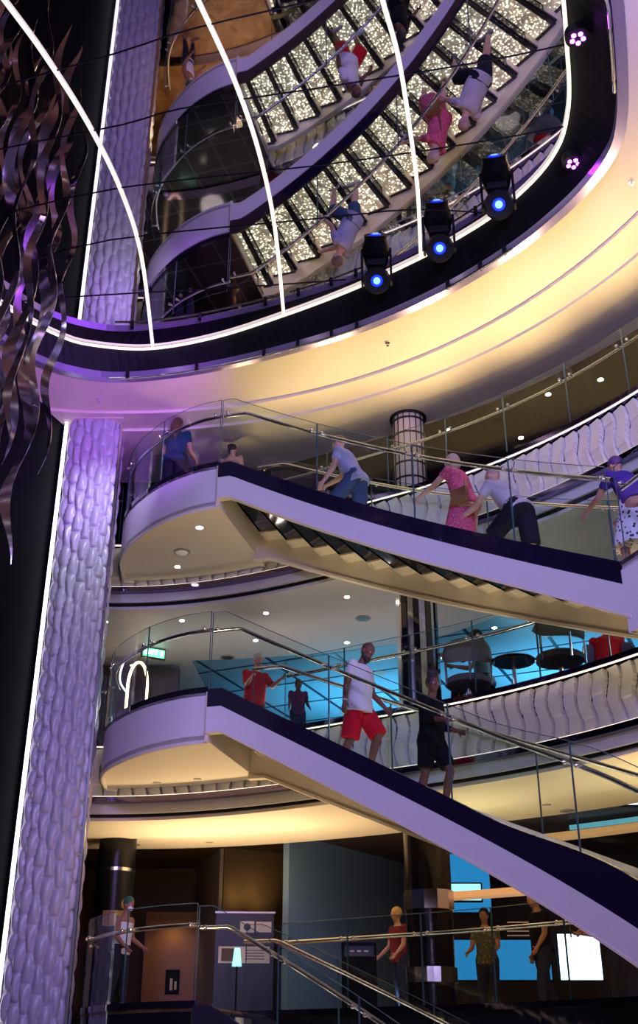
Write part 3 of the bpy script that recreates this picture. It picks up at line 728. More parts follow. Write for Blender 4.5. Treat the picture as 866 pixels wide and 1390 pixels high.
def flat_panel(x0, y0, x1, y1, Y, m, label, cat, name, fr=True):
    a = atY(x0, y1, Y); b = atY(x1, y0, Y); w, h = b.x-a.x, b.z-a.z
    root = empty(name, ((a.x+b.x)/2, Y, a.z)); tag(root, label, cat)
    MB().box((0, .04, h/2), (w+.06, .06, h+.06)).build('frame', M['blackmatte'], root); MB().box((0, -.0, h/2), (w, .02, h)).build('screen', m, root)
flat_panel(607, 1200, 652, 1222, 20.3, M['tealscreen'], 'pale blue glowing screen right of the black column', 'screen', 'wall_screen')
flat_panel(604, 1158, 662, 1238, 21.2, M['bluelit'], 'blue glowing panel high right of the black column', 'screen', 'wall_screen')
flat_panel(608, 1276, 745, 1330, 19.9, M['bluelit'], 'wide blue glowing bar front behind the men at lower right', 'screen', 'lit_bar_front')
flat_panel(762, 1268, 812, 1330, 19.4, M['screen'], 'bright white screen behind the person holding a phone', 'screen', 'wall_screen')
flat_panel(690, 1096, 718, 1108, 17.4, M['tealscreen'], 'small glowing screen below the cream band, left one', 'screen', 'wall_screen')
flat_panel(735, 1090, 762, 1102, 17.2, M['tealscreen'], 'small glowing screen below the cream band, middle one', 'screen', 'wall_screen')
flat_panel(846, 1072, 880, 1092, 16.6, M['screen'], 'glowing screen below the cream band at the right edge', 'screen', 'wall_screen')
flat_panel(552, 1122, 590, 1165, 21.5, M['bluelit'], 'blue panel seen left of the black column top', 'screen', 'wall_screen')
for k, y in enumerate((1252, 1258, 1264, 1270)):
    a = atY(688, y, 19.9); b = atY(742, y, 19.9)
    tag(MB().box(((a.x+b.x)/2, 19.9, a.z), (b.x-a.x, .03, .02)).build('bar_rail', M['chrome']), 'thin chrome rail behind the man in black, one of four stacked', 'rail', 'chrome rails behind the man in black')
p = atY(700, 1250, 19.6)
o = wallseg('wall_back', 600, 900, 22.6, 21.0, D1, C1, M['darkwall'])
# ---------------------------------------------------------------- people
def skin_mat(n, c): return mat(n, c, .55, vary=.08, scale=20, spec=.3)
SKD, SKM, SKL = skin_mat('dark_brown_skin', (.16, .07, .04)), skin_mat('tan_skin', (.50, .26, .17)), skin_mat('light_skin', (.62, .36, .26))
def cloth(n, c, v=.12, s=30): return mat(n, c, .85, vary=v, scale=s, bump=.2, spec=.15)
def floral(n, base, spots, sc):
    m = mat(n, base, .8); nt = m.node_tree; b = nt.nodes['Principled BSDF']; tc = nt.nodes.new('ShaderNodeTexCoord')
    vo = nt.nodes.new('ShaderNodeTexVoronoi'); vo.inputs['Scale'].default_value = sc; cr = nt.nodes.new('ShaderNodeValToRGB')
    cr.color_ramp.interpolation = 'CONSTANT'; cr.color_ramp.elements[0].color = (*spots, 1); cr.color_ramp.elements[1].color = (*base, 1); cr.color_ramp.elements[1].position = .33
    nt.links.new(tc.outputs['Object'], vo.inputs[0]); nt.links.new(vo.outputs['Distance'], cr.inputs[0]); nt.links.new(cr.outputs[0], b.inputs['Base Color']); return m
EYEM = mat('eye_white', (.8, .8, .8), .2); PUP = mat('dark_pupil', (.02, .015, .01), .1)
def remesh(o, vox, sm=4):
    m = o.modifiers.new('r', 'REMESH'); m.mode = 'VOXEL'; m.voxel_size = vox; m.use_smooth_shade = True
    s = o.modifiers.new('s', 'SMOOTH'); s.factor = .5; s.iterations = sm
    dg = bpy.context.evaluated_depsgraph_get(); me = bpy.data.meshes.new_from_object(o.evaluated_get(dg))
    o.modifiers.clear(); old = o.data; mt = old.materials[0]; o.data = me; me.materials.clear(); me.materials.append(mt)
    for p in me.polygons: p.use_smooth = True
    bpy.data.meshes.remove(old)
def dirx(a, y=0.): return Vector((sin(a)*cos(y), sin(y), -cos(a)*cos(y)))
class Body:
    """figure facing +X, up +Z, left +Y"""
    def __init__(s, H=1.72, lean=0, thigh=(10, -12), knee=(12, 25), arm=(10, -10), elbow=(20, 25), abd=(8, 8), head=0, hturn=0, build=1.0, hips=1.0, sh=1.0, fore_in=(0, 0)):
        k = s.k = H/1.75; s.b = build; s.hips = hips; s.sh = sh; l = R(lean)
        s.sp = Vector((sin(l), 0, cos(l))); s.fw = Vector((cos(l), 0, -sin(l)))
        s.P = Vector((0, 0, 0)); Y = Vector((0, 1, 0))
        s.at = lambda t: s.sp*t*k
        s.neck = s.sp*.56*k
        hl = R(lean + head); s.hup = Vector((sin(hl), 0, cos(hl))); s.hturn = R(hturn)
        s.head = s.neck + s.hup*.155*k + s.fw*.02*k
        s.legs = []; s.arms = []
        for i, sg in enumerate((1, -1)):
            hip = s.P + Y*sg*.09*k*hips - s.sp*.02*k; a = R(thigh[i]); kn = hip + dirx(a, sg*R(2))*.43*k; b = a - R(knee[i]); an = kn + dirx(b)*.41*k
            fa = b*.5; toe = an + Vector((cos(fa)*.17*k, sg*.02, -.055*k + sin(fa)*.1*k)); heel = an + Vector((-.05*k, 0, -.06*k))
            s.legs.append((hip, kn, an, heel, toe))
            sd = s.sp*.485*k + Y*sg*.185*k*sh; a = R(arm[i]+lean*.0); el = sd + dirx(a, sg*R(abd[i]))*.29*k; b = a + R(elbow[i]); wr = el + dirx(b, sg*R(abd[i]-fore_in[i]))*.25*k
            s.arms.append((sd, el, wr, sg))
        low = min(min(l_[3].z, l_[4].z) for l_ in s.legs) - .02*k
        up = Vector((0, 0, -low))
        for q in ('P', 'neck', 'head'): setattr(s, q, getattr(s, q)+up)
        s.up = up
        s.legs = [tuple(p+up for p in l_) for l_ in s.legs]; s.arms = [(a+up, e+up, w_+up, g) for a, e, w_, g in s.arms]
    def tube(s, mb, pts, rad, n=14, cap=True, flat=1.0):
        # rounded chain
        P = [Vector(p) for p in pts]; rings = []
        fine = []; rr = []
        for i in range(len(P)-1):
            for q in range(5):
                t = q/5; fine.append(P[i].lerp(P[i+1], t)); rr.append(rad[i]+(rad[i+1]-rad[i])*t)
        fine.append(P[-1]); rr.append(rad[-1])
        mb.tube(fine, rr, n)
        if cap: mb.ball(P[0], rad[0], n, 8); mb.ball(P[-1], rad[-1], n, 8)
        for p, r_ in zip(P[1:-1], rad[1:-1]): mb.ball(p, r_, n, 8)
    def torso_ring(s, t, w, d, fo=0.0, n=24):
        c = s.up + s.sp*t*s.k + s.fw*fo*s.k; return [c + Vector((0, 1, 0))*w*s.k*cos(2*pi*i/n) + s.fw*d*s.k*sin(2*pi*i/n) for i in range(n)]
    def torso(s, mb, inf=0., lo=-.10, hi=.56, flare=0.):
        b = s.b; prof = [(-.10, .115*s.hips, .085, -.01), (-.04, .155*s.hips, .115, -.012), (.04, .165*s.hips, .118, 0), (.14, .148*b, .105*b, .01), (.24, .150*b, .108*b, .012), (.34, .165*s.sh, .118, .006), (.43, .175*s.sh, .110, 0), (.50, .150*s.sh, .085, -.005), (.54, .075, .062, 0), (.60, .055, .055, .01)]
        def val(t):
            for a, c in zip(prof, prof[1:]):
                if a[0] <= t <= c[0]:
                    u = (t-a[0])/(c[0]-a[0]); return [a[j]+(c[j]-a[j])*u for j in range(1, 4)]
            return prof[0][1:] if t < prof[0][0] else prof[-1][1:]
        ts = [lo + (hi-lo)*i/18 for i in range(19)]
        mb.loft([s.torso_ring(t, val(max(t, -.06))[0]+inf+flare*max(0, (.1-t)), val(max(t, -.06))[1]+inf+flare*max(0, (.1-t)), val(t)[2]) for t in ts])
    def hand(s, mb, w, d, sg, curl=35):
        k = s.k; d = d.normalized(); n = Vector((0, -sg, 0)); n = (n - d*n.dot(d)).normalized(); lat = d.cross(n)*sg    # lat: toward thumb (front)
        if lat.x < 0 and abs(d.x) < .8: lat = -lat
        c = w + d*.05*k
        rings = []
        for t, hw, th in ((-.012, .024, .020), (.03, .036, .016), (.07, .042, .014), (.095, .040, .012)):
            cc = w + d*t*k; rings.append([cc + lat*hw*k*cos(2*pi*i/12) + n*th*k*sin(2*pi*i/12) for i in range(12)])
        mb.loft(rings)
        for j, (o, L) in enumerate(((.030, .070), (.010, .078), (-.010, .072), (-.029, .056))):
            p = w + d*.088*k + lat*o*k; a = R(curl*.5 + 6*j); pts = [p]
            for seg in (.45, .32, .23):
                dd = d*cos(a) + n*sin(a); p = p + dd*L*seg*k; pts.append(p); a += R(curl*.8)
            mb.tube(pts, [.0095*k, .009*k, .0082*k, .007*k], 8); mb.ball(pts[-1], .007*k, 8, 6)
        p = w + d*.025*k + lat*.030*k; q = p + (d*.55 + lat*.8).normalized()*.036*k; r_ = q + (d*.9 + lat*.25 + n*.35).normalized()*.032*k
        mb.tube([p, q, r_], [.013*k, .011*k, .008*k], 8); mb.ball(r_, .008*k, 8, 6)
    def headframe(s):
        c, sn = cos(s.hturn), sin(s.hturn); hf = Vector((s.hup.z, 0, -s.hup.x)); Y = Vector((0, 1, 0))
        f = hf*c + Y*sn; l = Y*c - hf*sn; return f, l, s.hup
    def hp(s, x, y, z):
        f, l, u = s.headframe(); return s.head + (f*x + l*y + u*z)*s.k
    def ell(s, mb, c, r, n=18, m=12):
        f, l, u = s.headframe(); c = s.hp(*c); vs = []
        rings = []
        for i in range(m+1):
            a = pi*i/m; q = max(sin(a), .03); rings.append([c + (f*r[0]*q*cos(2*pi*j/n) + l*r[1]*q*sin(2*pi*j/n) - u*r[2]*cos(a))*s.k for j in range(n)])
        mb.loft(rings)
    def build_body(s, root, skin, vox=.012, shoes=None):
        k = s.k; mb = MB(); s.torso(mb)
        s.tube(mb, [s.neck - s.sp*.05*k, s.head - s.hup*.05*k], [.058*k, .052*k])
        s.ell(mb, (0, 0, .02), (.098, .076, .105)); s.ell(mb, (.028, 0, -.045), (.062, .056, .062)); s.ell(mb, (.045, 0, -.085), (.034, .032, .026))
        s.ell(mb, (.100, 0, -.012), (.020, .013, .024)); s.ell(mb, (.088, 0, .012), (.018, .012, .03)); s.ell(mb, (.088, 0, -.052), (.014, .024, .009)); s.ell(mb, (.082, 0, .034), (.018, .05, .010))
        for g in (1, -1): s.ell(mb, (-.005, .076*g, -.005), (.020, .012, .032))
        for hip, kn, an, heel, toe in s.legs:
            s.tube(mb, [hip, hip.lerp(kn, .35), kn], [.090*k*s.hips, .080*k, .056*k]); s.tube(mb, [kn, kn.lerp(an, .33)+Vector((-.012*k, 0, 0)), an], [.054*k, .057*k, .036*k])
            s.tube(mb, [heel, an.lerp(toe, .55)+Vector((0, 0, -.02*k)), toe], [.034*k, .036*k, .024*k])
        for sd, el, wr, g in s.arms:
            s.tube(mb, [sd, sd.lerp(el, .4), el], [.056*k, .048*k, .040*k]); s.tube(mb, [el, el.lerp(wr, .3), wr], [.040*k, .040*k, .026*k]); s.hand(mb, wr, wr-el, g)
        o = mb.build('body', skin, root); remesh(o, vox, 3)
        ey = MB(); pu = MB()
        for g in (1, -1):
            p = s.hp(.083, .030*g, .012); ey.ball(p, .012*k, 8, 6); f, l, u = s.headframe(); pu.ball(p+f*.008*k, .0065*k, 8, 6)
        e = ey.build('eyes', EYEM, root); pu.build('pupils', PUP, e)
        if shoes:
            for hip, kn, an, heel, toe in s.legs:
                m2 = MB(); s.tube(m2, [heel+Vector((0, 0, .005)), an.lerp(toe, .55)+Vector((0, 0, -.02*k)), toe+Vector((.01, 0, 0))], [.042*k, .045*k, .032*k]); m2.box((heel+toe)/2+Vector((0, 0, -.022*k)), (.24*k, .07*k, .02*k))
                q = m2.build('shoe', shoes, root); remesh(q, .012, 2)
        return o
    def shirt(s, root, m, lo=-.06, sleeve=.55, inf=.022, flare=.16, name='shirt', hi=.525, vox=.013, fore=0):
        mb = MB(); s.torso(mb, inf, lo, hi, flare)
        if sleeve > 0:
            for sd, el, wr, g in s.arms:
                k = s.k; e = sd.lerp(el, min(sleeve, 1)); ins = sd - Vector((0, g*.06*k, .01*k))
                mb.tube([ins, sd, sd.lerp(e, .5), e], [.062*k, .070*k, .064*k, .062*k], 16)
                mb.ball(sd, .070*k, 14, 8)
                if fore: mb.ball(el, .052*k, 12, 8); mb.tube([el, el.lerp(wr, fore)], [.052*k, .042*k], 14)
        o = mb.build(name, m, root); remesh(o, vox, 5); return o
    def shorts(s, root, m, length=.9, hi=.10, name='shorts', loose=.03):
        k = s.k; mb = MB(); s.torso(mb, .026, -.10, hi, .0)
        for hip, kn, an, heel, toe in s.legs:
            e = hip.lerp(kn, min(length, 1)) if length <= 1 else kn.lerp(an, length-1)
            pts = [hip+Vector((0, 0, .03*k)), hip.lerp(kn, .4)]; rad = [(.114*s.hips)*k, (.095+loose*.6)*k]
            if length > 1: pts += [kn, e]; rad += [(.07+loose*.5)*k, (.05+loose)*k]
            else: pts += [e]; rad += [(.072+loose)*k]
            mb.tube(pts, rad, 18); mb.ball(pts[0], rad[0], 14, 8)
            for p_, r_ in zip(pts[1:-1], rad[1:-1]): mb.ball(p_, r_*.98, 14, 8)
        o = mb.build(name, m, root); remesh(o, .013, 5); return o
    def skirt(s, root, m, lo=-.55, w=.26, name='skirt', hi=.12, top=None):
        k = s.k; hx = (s.legs[0][1].x + s.legs[1][1].x)/2; rings = []
        for i in range(11):
            t = i/10; c = s.up + s.sp*hi*k*(1-t) + Vector((hx*t*1.1, 0, lo*k*t)) ; ww = (.165 + (w-.165)*t**.8)*k; dd = (.125 + (w*.92-.125)*t**.8)*k
            rings.append([c + Vector((dd*cos(2*pi*j/40)*(1+.05*t*sin(6*2*pi*j/40)), ww*sin(2*pi*j/40)*(1+.05*t*sin(6*2*pi*j/40)), 0)) for j in range(40)])
        return MB().loft(rings).build(name, m, root, smooth=True, angle=60)
    def hair(s, root, m, style='short'):
        mb = MB()
        if style == 'short': s.ell(mb, (-.014, 0, .044), (.101, .088, .100))
        if style == 'long':
            s.ell(mb, (-.018, 0, .035), (.100, .090, .100)); pts = [s.hp(-.05, 0, .02), s.hp(-.085, 0, -.10), s.hp(-.10, 0, -.25), s.hp(-.10, 0, -.36)]
            s.tube(mb, pts, [.085*s.k, .095*s.k, .09*s.k, .05*s.k])
        if style == 'bob': s.ell(mb, (-.025, 0, .02), (.105, .098, .115)); s.ell(mb, (-.045, 0, -.05), (.075, .088, .075))
        if style == 'bun': s.ell(mb, (-.020, 0, .04), (.106, .094, .104)); s.ell(mb, (-.03, 0, .155), (.085, .085, .058)); s.ell(mb, (-.10, 0, .13), (.045, .05, .045))
        if style == 'tail': s.ell(mb, (-.018, 0, .036), (.096, .084, .096)); s.tube(mb, [s.hp(-.10, 0, .06), s.hp(-.15, 0, .0), s.hp(-.15, 0, -.14)], [.035*s.k, .042*s.k, .02*s.k])
        if style == 'stubble': s.ell(mb, (-.010, 0, .036), (.093, .0785, .093))
        o = mb.build('hair', m, root); remesh(o, .011, 2); return o
    def beard(s, root, m):
        mb = MB(); s.ell(mb, (.034, 0, -.078), (.062, .060, .046)); s.ell(mb, (.060, 0, -.105), (.042, .042, .040)); s.ell(mb, (.088, 0, -.040), (.013, .030, .006))
        for g in (1, -1): s.ell(mb, (.008, .062*g, -.04), (.020, .016, .045))
        o = mb.build('beard', m, root); remesh(o, .009, 2); return o
def person(label, loc, face, body, group=None):
    r = empty('person', loc, R(face)); tag(r, label, 'person', group); return r
def onstair(th, r, zt, zb, nst):
    thb = THA-(zt-zb)/DEG; dth = (THA-thb)/nst; k = min(max(int((THA-th)/dth+.6), 0), nst-1); return pol(r, th, zt-(k+1)*(zt-zb)/nst)
def th_for_px(px, r, zt, zb, nst, zoff=.9):
    best = None
    for i in range(0, 600):
        th = THA-.3 - i*.09; p = onstair(th, r, zt, zb, nst) + Vector((0, 0, zoff - EYE)); d = p.y*cos(PITCH)+p.z*sin(PITCH); x = 433+F*p.x/d
        if best is None or abs(x-px) < best[0]: best = (abs(x-px), th)
    return best[1]
HB, HG, HBL = mat('dark_hair', (.02, .014, .012), .6, bump=.5, scale=60), mat('grey_brown_hair', (.16, .11, .08), .6, bump=.5, scale=60), mat('blonde_hair', (.62, .42, .22), .6, bump=.5, scale=60)
def up(th): return th+90      # heading up the flight (toward larger theta), seen from above
def dn(th): return th-90
# --- upper flight
th = th_for_px(484, 7.5, D3, D2, 17); B = Body(1.76, lean=24, thigh=(48, 2), knee=(55, 8), arm=(10, 38), elbow=(25, 42), abd=(8, 5), head=-12, build=1.12)
r = person('man in a pale blue shirt and denim shorts climbing the upper staircase, nearest its top', onstair(th, 7.5, D3, D2, 17), up(th), B)
B.build_body(r, SKL, shoes=cloth('white_shoe', (.6, .6, .6))); B.shirt(r, cloth('pale_blue_cotton', (.36, .38, .58)), lo=-.10); B.shorts(r, cloth('blue_denim', (.05, .08, .17)), .98); B.hair(r, HG)
th = th_for_px(634, 7.35, D3, D2, 17); B = Body(1.72, lean=17, thigh=(38, 4), knee=(45, 10), arm=(60, 12), elbow=(12, 20), abd=(2, 8), head=-8, build=1.12, hips=1.08)
r = person('grey-haired woman in a pink patterned dress gripping the rail of the upper staircase', onstair(th, 7.35, D3, D2, 17), up(th), B)
pd = floral('pink_patterned_cloth', (.52, .05, .13), (.80, .30, .36), 60)
B.build_body(r, SKL, shoes=cloth('tan_sandal', (.4, .25, .14))); B.shirt(r, pd, lo=-.08, sleeve=.4, name='dress_top'); B.skirt(r, pd, -.44, .235, 'dress_skirt', hi=.16); B.hair(r, mat('grey_blonde_hair', (.50, .36, .26), .6, bump=.5, scale=60), 'bob')
bg = MB(); q = B.P + Vector((-.05, .22, .0)); bg.box(q, (.24, .07, .2)); b_ = bg.build('handbag', mat('brown_leather', (.30, .14, .05), .4), None)
b_.location = r.location; b_.rotation_euler = r.rotation_euler; tag(b_, 'brown leather handbag hanging at the hip of the woman in pink', 'bag')
MB().tube([q+Vector((.1, 0, .1)), B.arms[1][0]+Vector((.04, .06, .06)), B.arms[1][0]+Vector((-.06, .06, .06)), q+Vector((-.1, 0, .1))], .012, 6).build('strap', mat('strap_leather', (.25, .11, .05), .4), b_)
th = th_for_px(706, 7.45, D3, D2, 17); B = Body(1.84, lean=36, thigh=(58, -4), knee=(52, 12), arm=(42, -8), elbow=(25, 78), abd=(6, 14), head=-26, build=1.15)
r = person('man in a grey t-shirt and black shorts leaning forward on the upper staircase', onstair(th, 7.45, D3, D2, 17), up(th), B)
B.build_body(r, SKL, shoes=cloth('grey_shoe', (.25, .25, .27))); B.shirt(r, cloth('grey_cotton', (.50, .45, .50)), lo=-.06); B.shorts(r, cloth('black_cotton', (.012, .012, .022)), 1.0, loose=.04); B.hair(r, mat('thin_grey_hair', (.42, .27, .2), .6), 'stubble')
th = THC+1.0; p = pol(7.0, THC+.5, D2+.02); B = Body(1.60, lean=26, thigh=(34, 2), knee=(40, 8), arm=(48, 30), elbow=(20, 50), abd=(5, 6), head=-10, build=1.1, hips=1.08)
th = th_for_px(866, 7.15, D3, D2, 17)
r = person('woman in a violet top and white flowered skirt near the right edge', onstair(th, 7.15, D3, D2, 17), up(th), B)
B.build_body(r, SKM, shoes=cloth('black_sandal', (.03, .03, .03))); B.shirt(r, cloth('violet_cotton', (.06, .03, .22)), lo=.0, sleeve=.6); B.skirt(r, floral('white_flowered_cloth', (.70, .66, .70), (.04, .03, .05), 22), -.50, .27, hi=.14); B.hair(r, mat('violet_dark_hair', (.08, .03, .12), .6), 'short')
# --- upper landing
p = atY(240, 640, 15.7); B = Body(1.66, lean=2, thigh=(4, -4), knee=(4, 6), arm=(25, 20), elbow=(60, 60), head=4, hips=1.05)
r = person('long-haired woman in a dark blue top standing on the upper landing', (p.x, 15.4, D3), 80, B)
B.build_body(r, SKM, .014, shoes=cloth('dark_shoe', (.03, .03, .03))); B.shirt(r, cloth('dark_blue_top', (.015, .05, .12)), sleeve=.5); B.shorts(r, cloth('dark_trousers', (.02, .02, .03)), 1.85, name='trousers', loose=.01); B.hair(r, mat('auburn_hair', (.10, .035, .02), .55, bump=.4, scale=50), 'long')
p = atY(313, 620, 15.9); B = Body(1.50, lean=4, thigh=(4, -4), knee=(4, 6), arm=(15, 10), elbow=(30, 30), head=0)
r = person('person with tied dark hair and bare shoulders seen from behind on the upper landing', (p.x, 15.95, D3), 70, B)
B.build_body(r, SKL, .014); B.shirt(r, cloth('beige_top', (.35, .25, .2)), sleeve=0, hi=.40); B.shorts(r, cloth('tan_shorts', (.3, .2, .15)), .9); B.hair(r, HB, 'tail')
# --- middle flight
th = th_for_px(487, 7.35, D2, D1, 19); B = Body(1.77, lean=4, thigh=(30, -10), knee=(48, 12), arm=(8, -14), elbow=(30, 14), abd=(10, 12), head=26, hturn=-12, build=1.10, sh=1.08)
r = person('bearded man in a white t-shirt and red shorts coming down the lower staircase', onstair(th, 7.35, D2, D1, 19), dn(th), B)
B.build_body(r, skin_mat('warm_brown_skin', (.19, .085, .05)), .009, shoes=cloth('white_sneaker', (.5, .5, .5))); B.shirt(r, cloth('white_cotton', (.80, .76, .78)), lo=-.11, sleeve=.65, inf=.03, flare=.32); B.shorts(r, cloth('red_polyester', (.62, .012, .03), .25), 1.0, loose=.05, hi=.05); B.hair(r, mat('shaved_hair', (.12, .05, .03), .6), 'stubble'); B.beard(r, HB)
for g in (0, 1):
    sd, el, wr, sg = B.arms[1]
MB().tube([wr.lerp(el, .10), wr.lerp(el, .16)], .032, 12).build('wristband', cloth('white_band', (.7, .7, .7)), r)
th = th_for_px(586, 7.25, D2, D1, 19); B = Body(1.66, lean=2, thigh=(26, -6), knee=(40, 8), arm=(6, 12), elbow=(62, 70), abd=(10, 8), head=6, hturn=-30, build=1.12, hips=1.08, fore_in=(14, 14))
r = person('woman in black with a hair bun coming down the lower staircase behind the man', onstair(th, 7.25, D2, D1, 19) , dn(th), B)
B.build_body(r, skin_mat('brown_skin', (.15, .065, .04)), .009, shoes=cloth('black_sneaker', (.02, .02, .02))); bk = cloth('black_fabric', (.005, .005, .008))
B.shirt(r, bk, lo=-.10, sleeve=.99, inf=.028, fore=.55); B.shorts(r, bk, .85, loose=.03); B.hair(r, HB, 'bun')
# --- deck 2 behind the glass
p = atY(345, 930, 17.4); B = Body(1.70, lean=4, thigh=(6, -6), knee=(6, 8), arm=(40, 30), elbow=(70, 70), abd=(10, 10), head=14, build=1.15)
r = person('person in a red top with a pale cap, seen through the middle landing glass', (p.x, 17.5, D2), -60, B)
B.build_body(r, SKM, .014); B.shirt(r, cloth('dark_red_top', (.42, .02, .02)), sleeve=.9); B.shorts(r, cloth('dark_jeans', (.02, .02, .03)), 1.8, name='trousers'); B.hair(r, mat('pale_cap', (.5, .42, .38), .7), 'short')
p = atY(404, 985, 17.0); B = Body(1.12, lean=4, thigh=(6, -6), knee=(6, 8), arm=(10, 10), elbow=(40, 30), head=8)
r = person('child with dark curly hair behind the far rail, left of the man in red shorts', (p.x, 17.0, D2), -80, B)
B.build_body(r, SKD, .014); B.shirt(r, cloth('plum_top', (.16, .04, .12)), sleeve=.5); B.shorts(r, cloth('dark_blue_shorts', (.02, .02, .06)), .9); B.hair(r, HB, 'bob')
p = atY(655, 925, 15.25); B = Body(1.70, lean=4, thigh=(86, 84), knee=(80, 82), arm=(50, 56), elbow=(60, 50), abd=(8, 8), head=10, hips=1.02)
r = person('dark-haired person in light blue seated in a tub chair at the gallery rail', (p.x+.05, 15.35, D2+.02), 160, B)
B.build_body(r, SKM, .014); B.shirt(r, cloth('light_blue_shirt', (.20, .40, .52)), sleeve=.6); B.shorts(r, cloth('navy_trousers', (.03, .04, .08)), 1.8, name='trousers', loose=.01); B.hair(r, HB, 'bob')
B = Body(1.74, lean=22, thigh=(86, 84), knee=(80, 82), arm=(30, 40), elbow=(40, 50), abd=(12, 12), head=-5, build=1.15)
p = atY(826, 890, 14.7); r = person('person in a bright red shirt seated by the gallery rail near the right edge', (p.x, 14.7, D2+.02), 75, B)
B.build_body(r, SKM, .014); B.shirt(r, cloth('bright_red_shirt', (.60, .015, .015)), sleeve=.6); B.shorts(r, cloth('grey_trousers', (.10, .09, .1)), 1.85, name='trousers', loose=.01); B.hair(r, HB)
# --- deck 1
p = atY(168, 1260, 16.2); B = Body(1.45, lean=4, thigh=(4, -4), knee=(4, 6), arm=(6, 4), elbow=(50, 46), abd=(6, 6), head=6, hturn=-10)
r = person('woman in a white sleeveless top with a green and yellow headscarf at the lowest landing', (p.x, 16.1, D1), -25, B)
B.build_body(r, skin_mat('bronze_skin', (.34, .15, .09)), .011); B.shirt(r, cloth('white_tank', (.78, .76, .76)), sleeve=0, hi=.44, inf=.016); B.shorts(r, cloth('dark_leggings', (.03, .03, .04)), 1.8, name='leggings', loose=.0)
B.hair(r, mat('green_scarf', (.02, .12, .07), .6), 'short'); m2 = MB(); B.ell(m2, (-.09, 0, .01), (.055, .07, .085)); m2.build('scarf_knot', mat('yellow_scarf', (.75, .42, .08), .6), r, smooth=True)
m2 = MB(); B.ell(m2, (.062, 0, -.045), (.045, .055, .048)); m2.build('face_mask', cloth('white_mask', (.75, .75, .76)), r, smooth=True)
def bystander(px, Y, H, face, label, skin, top, trou, hairm, style, **kw):
    p = atY(px, 1250, Y); B = Body(H, **kw); r = person(label, (p.x, Y, D1), face, B)
    B.build_body(r, skin, .014); B.shirt(r, top, sleeve=.6); B.shorts(r, trou, 1.85, name='trousers', loose=.01); B.hair(r, hairm, style); return B, r
jean = cloth('dark_denim', (.03, .04, .08))
bystander(733, 17.6, 1.76, 200, 'man in a black shirt walking behind the rail at lower right', SKM, cloth('black_shirt', (.012, .012, .015)), jean, HB, 'short', lean=3, thigh=(16, -10), knee=(14, 14), arm=(10, -10), elbow=(30, 20), head=10, build=1.1)
bystander(658, 19.0, 1.66, 250, 'person in a camouflage shirt between the black column and the man in black', SKM, floral('camouflage_cloth', (.10, .11, .07), (.24, .24, .17), 18), jean, HB, 'short', lean=2, thigh=(4, -4), knee=(4, 6), arm=(20, 16), elbow=(60, 50))
bystander(541, 17.6, 1.50, 210, 'blonde person half hidden by the black column', SKL, cloth('maroon_shirt', (.22, .03, .05)), jean, HBL, 'short', lean=2, thigh=(4, -4), knee=(4, 6), arm=(10, 10), elbow=(40, 40))
B, r = bystander(826, 15.6, 1.38, 175, 'person in black holding up a phone in front of the white screen', SKM, cloth('dark_tee', (.015, .015, .02)), jean, HB, 'short', lean=3, thigh=(4, -4), knee=(4, 6), arm=(34, 38), elbow=(62, 58), head=10)
sd, el, wr, sg = B.arms[1]; q = wr + (wr-el).normalized()*.11 + Vector((.02, -.02, .02))
ph = MB().box((0, 0, 0), (.012, .07, .145)).build('phone', M['blackgloss']); ph.matrix_world = Matrix.Translation(r.location) @ Matrix.Rotation(R(175), 4, 'Z') @ Matrix.Translation(q); tag(ph, 'black phone held up by the person at the lower right', 'phone')
# ---------------------------------------------------------------- light
def area(name, loc, target, size, energy, col, spread=180, sy=None):
    l = bpy.data.lights.new(name, 'AREA'); l.energy = energy; l.color = col; l.size = size; l.spread = R(spread)
    if sy: l.shape = 'RECTANGLE'; l.size_y = sy
    o = bpy.data.objects.new(name, l); COL.objects.link(o); o.location = loc
    o.rotation_euler = (Vector(target)-Vector(loc)).to_track_quat('-Z', 'Y').to_euler(); return o
def spot(name, loc, target, energy, col, size=60, blend=.7, soft=.15):
    l = bpy.data.lights.new(name, 'SPOT'); l.energy = energy; l.color = col; l.spot_size = R(size); l.spot_blend = blend; l.shadow_soft_size = soft
    o = bpy.data.objects.new(name, l); COL.objects.link(o); o.location = loc
    o.rotation_euler = (Vector(target)-Vector(loc)).to_track_quat('-Z', 'Y').to_euler(); return o
PUR = (.45, .30, 1.0); WARM = (1, .66, .34)
area('stage_wash', (3.0, 3.5, 9.8), (0.3, 13, 6), 1.2, 560, (.44, .40, 1.0))
area('stage_wash', (-3.2, 1.0, 8.5), (0.5, 13, 6), 1.2, 400, (.48, .40, 1.0))
area('stage_wash', (1.5, -2.0, 5.0), (1, 12, 4), 1.5, 140, (.8, .52, 1.0))
spot('purple_wash', (-1.2, 10.5, 8.6), (-3.9, 14.5, 11.2), 1300, (.42, .10, 1.0), 62)
spot('purple_wash', (2.2, 7.0, 8.0), (4.8, 8.2, 11.2), 120, (.55, .25, 1.0), 70)
spot('column_light', (-2.2, 13.2, 10.9), (-3.7, 15.8, 8.9), 300, (.8, .85, 1.0), 50, 1, .03)
spot('column_wash', (-1.0, 7.0, 6.5), (-3.7, 15.8, 4.5), 420, (.42, .24, 1.0), 42, 1)
for th_, e in ((78, 60), (66, 170), (54, 210), (42, 230), (30, 240), (18, 160)):
    spot('warm_uplight', pol(G(th_)-.25, th_, D3+.15), pol(7.3, th_+1, SZ), e*.72, (1, .70, .34), 125, 1, .1)
spot('landing_uplight', (-1.9, 13.4, 6.3), (-2.1, 15.3, 8.8), 30, (1, .70, .40), 120, 1)
spot('landing_uplight', (-1.9, 13.2, 2.6), (-2.1, 15.3, 5.4), 75, (1, .66, .32), 120, 1)
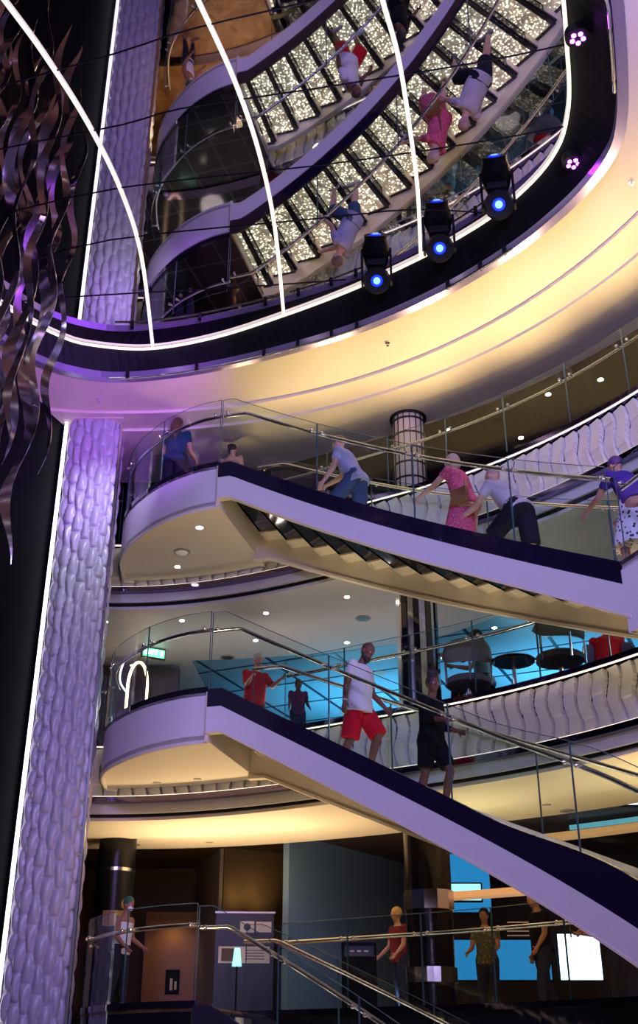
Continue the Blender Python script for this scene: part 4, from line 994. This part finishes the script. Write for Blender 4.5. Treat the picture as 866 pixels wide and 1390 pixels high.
for zt in (D3, D2):
    for th_, f in ((66, .25), (52, .5), (36, .78)):
        p = pol(7.9, th_, zt - (THA-th_)*DEG - 1.9); spot('stair_fill', p, p + Vector((0, 0, 2)), 30 if zt == D3 else 26, (1, .78, .5), 130, 1)  # added fill below the flights, no fixture; brightens the cream undersides
# deck interiors
for th, e in ((85, 24), (77, 24), (66, 22), (50, 16), (34, 16)):
    p = pol(10.6, th, D2+.9); l = bpy.data.lights.new('deck_fill', 'POINT'); l.energy = e; l.color = (1, .86, .76); l.shadow_soft_size = .25
    o = bpy.data.objects.new('deck_fill', l); COL.objects.link(o); o.location = p
for th in (74, 58, 42, 26):
    area('blue_fill', pol(14.8, th, D2+.9), pol(14.9, th, D3), 2.4, 110, (.25, .70, 1.0), 150)  # added upward fill for the blue tiles, hovering above the deck floor
for th, e in ((84, 46), (75, 40), (58, 36), (40, 36), (24, 36)):
    area('warm_fill', pol(G(th)+1.2, th, D1+1.0), pol(G(th)+1.2, th, D2), 1.0, e, (1, .72, .40), 150)  # added upward fill for the cream ring, no cove stands there
spot('board_light', atY(320, 1240, 20.15), atY(322, 1205, 20.75), 22, (1, .66, .22), 48, .5)
spot('board_light', atY(350, 1240, 20.3), atY(352, 1208, 20.95), 18, (1, .66, .22), 52, .5)
spot('slate_fill', (1.2, 17.6, 2.5), atY(440, 1210, 20.2), 40, (.5, .65, 1), 90)  # added bluish fill that lifts the dark slate wall
spot('niche_light', atY(233, 1250, 21.6), atY(233, 1320, 22.0), 7, (1, .6, .2), 120)
w = bpy.data.worlds.new('world'); S.world = w; w.use_nodes = True
w.node_tree.nodes['Background'].inputs[0].default_value = (.34, .27, .52, 1); w.node_tree.nodes['Background'].inputs[1].default_value = .14
cam = bpy.data.cameras.new('camera'); co = bpy.data.objects.new('camera', cam); COL.objects.link(co); S.camera = co
co.location = (0, 0, EYE); co.rotation_euler = (R(90)+PITCH, 0, 0)
cam.sensor_fit = 'VERTICAL'; cam.sensor_height = 36; cam.lens = F/1390*36; cam.clip_end = 200
S.view_settings.view_transform = 'Standard'; S.view_settings.look = 'None'; S.view_settings.exposure = 0; S.view_settings.gamma = 1; S.view_settings.use_curve_mapping = False
S.cycles.max_bounces = 10; S.cycles.transparent_max_bounces = 24; S.cycles.glossy_bounces = 5; S.cycles.diffuse_bounces = 3
S.cycles.sample_clamp_indirect = 6; S.cycles.use_denoising = True
try: S.cycles.denoiser = 'OPENIMAGEDENOISE'
except Exception: pass
S.cycles.caustics_reflective = False; S.cycles.caustics_refractive = False
